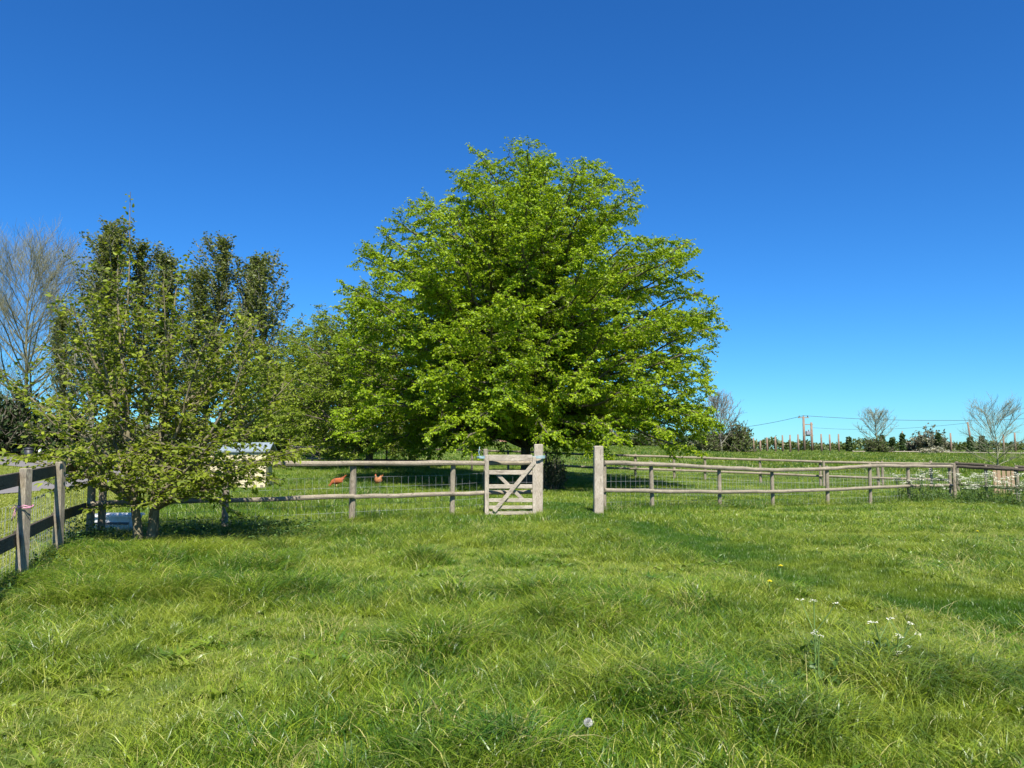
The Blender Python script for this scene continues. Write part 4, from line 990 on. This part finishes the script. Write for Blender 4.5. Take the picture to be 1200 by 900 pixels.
for sx in (-1, 1):
    mb = MB(); mb.box((sx * (cw / 2 - .15), .5, .06), (.1, .9, .22)); mb.build('skid', M['wood'], cp)
# white trough behind the left stretch of fence
tx_, ty_ = X_at(137, 13.9), 13.9; tr_ = tag(empty('water_trough', (tx_, ty_, G1(tx_, ty_))), 'white water trough in the shade left of the small tree trunk', 'trough'); tr_.scale = (.95, .95, .82)
mb = MB()
def ringbox(w_, d_, z): return [(-w_, -d_, z), (w_, -d_, z), (w_, d_, z), (-w_, d_, z)]
vs = ringbox(.33, .2, .03) + ringbox(.38, .24, .33) + ringbox(.41, .27, .33) + ringbox(.41, .27, .38) + ringbox(.36, .22, .38) + ringbox(.31, .18, .1)
fs = [(3, 2, 1, 0)] + [(i * 4 + k, i * 4 + (k + 1) % 4, i * 4 + 4 + (k + 1) % 4, i * 4 + 4 + k) for i in range(5) for k in range(4)] + [(20, 21, 22, 23)]
mb.add(vs, fs); mb.build('tub', M['white'], tr_)
mb = MB(); mb.box((0, 0, .30), (.70, .42, .01)); mb.build('water', M['trough_dark'], tr_)
mb = MB(); mb.box((0, -.262, .2), (.74, .02, .05), None, .006); mb.build('shade_stripe', M['trough_dark'], tr_)  # stripe of shade on the tub's front, put in as a dark strip
# brick barn seen below the crown
bx_, by_ = X_at(583, 105), 105.0; bg_ = G1(bx_, by_); bn = tag(empty('brick_barn', (bx_, by_, bg_), .12), 'pink brick barn glimpsed under the crown left of the trunk', 'building')
bz = Z_at(509.5, 105) - bg_
mb = MB(); mb.box((0, 3, bz / 2), (8.5, 6, bz)); mb.build('wall', M['brick'], bn)
mb = MB(); mb.add([(-4.6, -.4, bz - .05), (4.6, -.4, bz - .05), (4.6, 3, bz + 1.3), (-4.6, 3, bz + 1.3), (4.6, 6.4, bz - .05), (-4.6, 6.4, bz - .05), (-4.6, -.4, bz + .12), (4.6, -.4, bz + .12), (4.6, 3, bz + 1.5), (-4.6, 3, bz + 1.5), (4.6, 6.4, bz + .12), (-4.6, 6.4, bz + .12)],
                  [(6, 7, 8, 9), (9, 8, 10, 11), (0, 1, 7, 6), (0, 3, 2, 1), (3, 5, 4, 2), (5, 11, 10, 4), (1, 2, 8, 7), (2, 4, 10, 8), (0, 6, 9, 3), (3, 9, 11, 5)]); mb.build('roof', M['tile'], bn)
for wx_ in (-2.6, 1.9):
    mb = MB(); mb.box((wx_, -.02, bz * .6), (.9, .08, .7)); q = mb.build('window', M['white'], bn)
    mb = MB(); mb.box((wx_, -.07, bz * .6), (.74, .04, .54)); mb.build('pane', M['glass'], q)
mb = MB(); mb.box((-.4, -.03, bz * .38), (1.1, .08, bz * .76)); mb.build('door', M['wood_dark'], bn)
# dark bin and white marker post by the driveway
x_, y_ = X_at(33, 52), 52.0; o = tag(empty('garden_bin', (x_, y_, G1(x_, y_))), 'small dark bin beside the driveway at the left edge', 'bin')
mb = MB(); mb.tube([(0, 0, 0), (0, 0, .3), (0, 0, .72)], [.20, .24, .27], 12); mb.build('body', M['dark'], o)
mb = MB(); mb.tube([(0, 0, .73), (0, 0, .80), (0, 0, .88)], [.29, .29, .12], 12); mb.build('lid', M['dark'], o)
x_, y_ = X_at(46, 54), 54.0; mb = MB(); mb.box((0, 0, .35), (.14, .14, .8), None, .02); q = mb.build('marker_post', M['white']); q.location = (x_, y_, G1(x_, y_)); tag(q, 'short white marker post right of the dark bin', 'post')

# ------------------------------------------------------------------ hens
def hen(px, d, rz, label, mat, peck):
    x = X_at(px, d); o = tag(empty('hen', (x, d, G1(x, d) + .05), rz), label, 'hen', 'brown hens in the paddock')
    # loft along the spine, facing +X : (x, z, half width, half height)
    if peck: secs = [(-.235, .345, .012, .035), (-.20, .325, .03, .05), (-.15, .28, .06, .07), (-.08, .245, .092, .095), (0, .225, .105, .108), (.08, .215, .095, .10), (.135, .20, .066, .075), (.175, .165, .045, .05), (.205, .12, .033, .036), (.225, .085, .029, .030), (.245, .055, .022, .022), (.258, .042, .008, .008)]
    else: secs = [(-.235, .375, .012, .035), (-.20, .345, .03, .055), (-.15, .29, .06, .075), (-.08, .25, .092, .098), (0, .235, .105, .11), (.08, .245, .095, .105), (.13, .285, .066, .08), (.155, .335, .045, .05), (.170, .375, .033, .036), (.185, .41, .030, .030), (.205, .42, .022, .024), (.222, .42, .008, .01)]
    mb = MB(); n = 14; vs = []; fs = []
    for i, (a, z, w_, h_) in enumerate(secs):
        b = secs[min(i + 1, len(secs) - 1)]; c = secs[max(i - 1, 0)]; t = Vector((b[0] - c[0], 0, b[1] - c[1])).normalized(); up = Vector((-t.z, 0, t.x))
        if up.z < 0 and abs(up.x) < .5: up = -up
        for k in range(n):
            an = 2 * math.pi * k / n; vs.append(Vector((a, 0, z)) + Vector((0, 1, 0)) * math.cos(an) * w_ + up * math.sin(an) * h_)
    for i in range(len(secs) - 1):
        for k in range(n): fs.append((i * n + k, i * n + (k + 1) % n, i * n + n + (k + 1) % n, i * n + n + k))
    fs += [tuple(range(n - 1, -1, -1)), tuple((len(secs) - 1) * n + k for k in range(n))]
    mb.add(vs, fs, True); b = mb.build('body', M[mat], o)
    hx, hz = secs[-2][0], secs[-2][1]; dn = Vector((.6, 0, -.8)) if peck else Vector((1, 0, -.15))
    mb = MB(); mb.tube([Vector((hx, 0, hz)), Vector((hx, 0, hz)) + dn * .045], [.012, .002], 6); mb.build('beak', M['beak'], o)
    mb = MB(); upv = Vector((.8, 0, .6)) if peck else Vector((-.1, 0, 1)); al = Vector((-upv.z, 0, upv.x)) * (-1)
    for k in range(4): c = Vector((secs[-3][0], 0, secs[-3][1])) + upv * .03 + al * (k - 1.5) * .014; mb.tube([c - upv * .012, c + upv * (.018 + .006 * (k % 2))], [.006, .002], 5)
    mb.build('comb', M['comb'], o)
    mb = MB(); c = Vector((hx - .005, 0, hz)); mb.tube([c, c - Vector((0, 0, .035))], [.009, .004], 6); mb.build('wattle', M['comb'], o)
    for s in (-1, 1):
        mb = MB(); ws = [(-.17, .06), (-.10, .085), (0, .105), (.07, .098), (.11, .07)]
        vv = []
        for a, yy in ws: vv += [(a, s * (yy + .008), .30), (a - .01, s * (yy + .020), .245), (a - .03, s * (yy + .004), .19)]
        mb.add(vv, [(i * 3 + k, i * 3 + 3 + k, i * 3 + 4 + k, i * 3 + 1 + k) for i in range(4) for k in (0, 1)], True); mb.build('wing', M[mat], o)
        mb = MB(); mb.tube([(0, s * .04, .14), (.012, s * .04, .06), (0, s * .04, -.04)], [.018, .009, .008], 6); 
        for q in (-.5, 0, .5): mb.tube([(0, s * .04, -.04), (.05 * math.cos(q), s * .04 + .05 * math.sin(q), -.048)], [.006, .003], 5)
        mb.build('leg', M['beak'], o)
    for k in range(5):
        mb = MB(); a = (k - 2) * .22; mb.add([(-.19, -.012 + k * .006, .30), (-.29, (k - 2) * .025, .37 + .05 * math.cos(a * 2)), (-.31, (k - 2) * .03, .41 + .04 * math.cos(a * 2)), (-.19, .012, .37)], [(0, 1, 2, 3)]); mb.build('tail_feather', M[mat], o)
    return o
h1_ = hen(395, 26.0, math.pi + .25, 'orange-brown hen pecking left of the fence post, seen side on', 'hen', True)
h2_ = hen(443, 26.5, -1.85, 'paler brown hen right of the fence post, facing the camera', 'hen_pale', False)

# ------------------------------------------------------------------ flowers and weeds
def umbel(mb, c, r, n, s):
    for i in range(n):
        a = rnd.uniform(0, 6.28); q = math.sqrt(rnd.random()) * r; x, y = math.cos(a) * q, math.sin(a) * q; z = -.25 * q * q / r + rnd.uniform(-.004, .006)
        p = Vector(c) + Vector((x, y, z)); b = rnd.uniform(0, 1.57); e = s * rnd.uniform(.7, 1.2)
        mb.add([p + Vector((math.cos(b + k * 1.257) * e, math.sin(b + k * 1.257) * e, rnd.uniform(-.3, .5) * e)) for k in range(5)], [(0, 1, 2, 3, 4)])
def parsley(x, y, h, nst, label, group=None, rz=0, s=.010, big=.05, spread=1.0):
    o = tag(empty('cow_parsley', (x, y, G1(x, y)), rz), label, 'wildflower', group)
    st = MB(); heads = []
    for k in range(nst):
        a = rnd.uniform(0, 6.28); hk = h * rnd.uniform(.5, 1.05); e = Vector((math.cos(a), math.sin(a), 0)) * h * rnd.uniform(.1, .35) * spread; b0 = Vector((math.cos(a) * .03, math.sin(a) * .03, 0)); t = b0 + e + Vector((0, 0, hk))
        m = b0.lerp(t, .55) + Vector((0, 0, .06)); st.tube([b0, m, t], [.007, .005, .0035], 5, False); heads.append(t)
        for q in range(2):
            t2 = m + Vector((rnd.uniform(-.13, .13), rnd.uniform(-.13, .13), hk * .33)); st.tube([m, t2], [.004, .0025], 4, False); heads.append(t2)
    st.build('stem', M['stem'], o)
    for t in heads:
        mb = MB(); umbel(mb, t, big * rnd.uniform(.6, 1.2), 14, s); mb.build('flower_head', M['petal_w'], o)
    lv = nst * 26; p = np.stack([nr.randn(lv) * .10, nr.randn(lv) * .10, nr.rand(lv) * h * .55], -1)
    V, F, rv = leaves_np(p, nr.randn(lv, 3), nr.randn(lv, 3) * .7 + np.array([0, 0, 1.]), .06 * (.6 + .8 * nr.rand(lv)), .4)
    me = mesh_np('foliage', V, F, {'rnd': rv}); me.materials.append(M['weed']); link('foliage', me, o); return o
x, y = gxy(955, 795); parsley(x, y, .60, 2, 'pale-flowered weed with a tall dark stem in the near right meadow', s=.005, big=.022, spread=.3)
x, y = gxy(1040, 775); parsley(x, y, .40, 4, 'white-flowered plant in the near right meadow, right of the tall-stemmed weed', s=.005, big=.022)
gcp = 'cow parsley plants along the right-hand fence'; cpl = 'white cow parsley flowering along the right-hand fence'
protoP = [parsley(X_at(1075, 24.6), 24.6, .98, 6, cpl, gcp, 0, .017, .08), parsley(X_at(1140, 24.0), 24.0, .92, 6, cpl, gcp, 1, .017, .08)]
for i, (px, d) in enumerate(((1062, 24.9), (1068, 25.6), (1083, 25.5), (1090, 24.8), (1098, 25.7), (1108, 25.2), (1128, 25.6), (1133, 24.6), (1146, 24.9), (1152, 23.9), (1158, 24.4), (1164, 23.6), (1172, 23.2), (1182, 22.6), (1190, 22.4), (1198, 22), (1206, 22.2), (1137, 23.4), (1055, 25.2))):
    c = copy_tree(protoP[i % 2]); x = X_at(px, d); s = rnd.uniform(.75, 1.12); c.location = (x, d, G1(x, d)); c.rotation_euler = (0, 0, rnd.uniform(0, 6)); c.scale = (s, s, s)
def dandelion(px, py, label):
    x, y = gxy(px, py); h = .17; o = tag(empty('dandelion', (x, y, G1(x, y))), label, 'flower', 'yellow dandelions scattered in the meadow')
    mb = MB(); mb.tube([(0, 0, 0), (.01, 0, h)], .004, 5); mb.build('stem', M['stem'], o); mb = MB()
    for ring, (rr, zz_) in enumerate(((.026, 0), (.018, .006), (.010, .010))):
        for k in range(12):
            a = k * .5236 + ring * .2; ca, sa = math.cos(a), math.sin(a); mb.add([(.01 - sa * .004, ca * .004, h), (.01 + ca * rr - sa * .004, sa * rr + ca * .004, h + zz_), (.01 + ca * rr + sa * .004, sa * rr - ca * .004, h + zz_), (.01 + sa * .004, -ca * .004, h)], [(0, 1, 2, 3)])
    mb.build('flower_head', M['petal_y'], o)
for a in ((712, 624, 'yellow dandelion nearest the right gate post'), (631, 687, 'yellow dandelion in the meadow centre below the gate'), (914, 668, 'yellow dandelion at the edge of the smooth grass path'), (901, 687, 'yellow dandelion just below the one at the path edge'), (1145, 626, 'yellow dandelion in front of the right-edge fence')): dandelion(*a)
x, y = gxy(688, 858); o = tag(empty('dandelion_clock', (x, y, G1(x, y))), 'fluffy white dandelion seed head in the foreground grass', 'flower')
mb = MB(); mb.tube([(0, 0, 0), (.005, 0, .15)], .003, 5); mb.build('stem', M['stem'], o); mb = MB(); c = Vector((.005, 0, .165))
for k in range(110):
    z = 1 - 2 * (k + .5) / 110; a = k * 2.4; d_ = Vector((math.cos(a) * math.sqrt(1 - z * z), math.sin(a) * math.sqrt(1 - z * z), z)); t1 = d_.orthogonal().normalized(); t2 = d_.cross(t1)
    mb.add([c, c + d_ * .022 + t1 * .0045, c + d_ * .022 - t1 * .0045], [(0, 1, 2)]); mb.add([c + d_ * .022 + t2 * .0045, c + d_ * .022 - t2 * .0045, c + d_ * .018], [(0, 1, 2)])
mb.build('seed_head', M['fluff'], o)
# nettles and weeds round the left posts, the sapling foot and the fence lines (uncountable)
def weeds(name, spots, label):
    ps, ds = [], []
    for x, y, rr, h, n in spots:
        px_ = x + nr.randn(n) * rr; py_ = y + nr.randn(n) * rr * .6; z = G(px_, py_) + nr.rand(n) ** 1.3 * h * np.exp(-((px_ - x) ** 2 + (py_ - y) ** 2) / (2.2 * rr) ** 2); ps.append(np.stack([px_, py_, z], -1))
    p = np.concatenate(ps); n = len(p); d = nr.randn(n, 3); d[:, 2] *= .4; V, F, rv = leaves_np(p, d, nr.randn(n, 3) * .5 + np.array([0, 0, 1.]), .05 * (.5 + nr.rand(n)), .5, True)
    me = mesh_np(name, V, F, {'rnd': rv}); me.materials.append(M['weed']); return tag(link(name, me), label, 'weeds', kind='stuff')
weeds('nettles', [(-6.9, 12.2, .35, .45, 900), (-6.3, 12.0, .3, .3, 500), (-5.0, 12.2, .35, .42, 900), (-4.3, 12.6, .4, .45, 900), (-3.6, 13.0, .35, .35, 600), (-6.15, 10.9, .22, .35, 400), (-5.25, 8.6, .14, .2, 120), (-5.55, 9.3, .2, .3, 300), (-4.95, 7.6, .2, .2, 150),
                  (X_at(840, 20.6), 20.3, .5, .35, 500), (X_at(865, 20.9), 21, .5, .3, 400), (X_at(1130, 24.6), 24.4, 1.3, .35, 1200), (X_at(1080, 25.2), 25.1, 1.0, .3, 700), (X_at(1180, 22.6), 22.8, .8, .35, 600)], 'dark leafy nettles round the fence feet and the small tree')
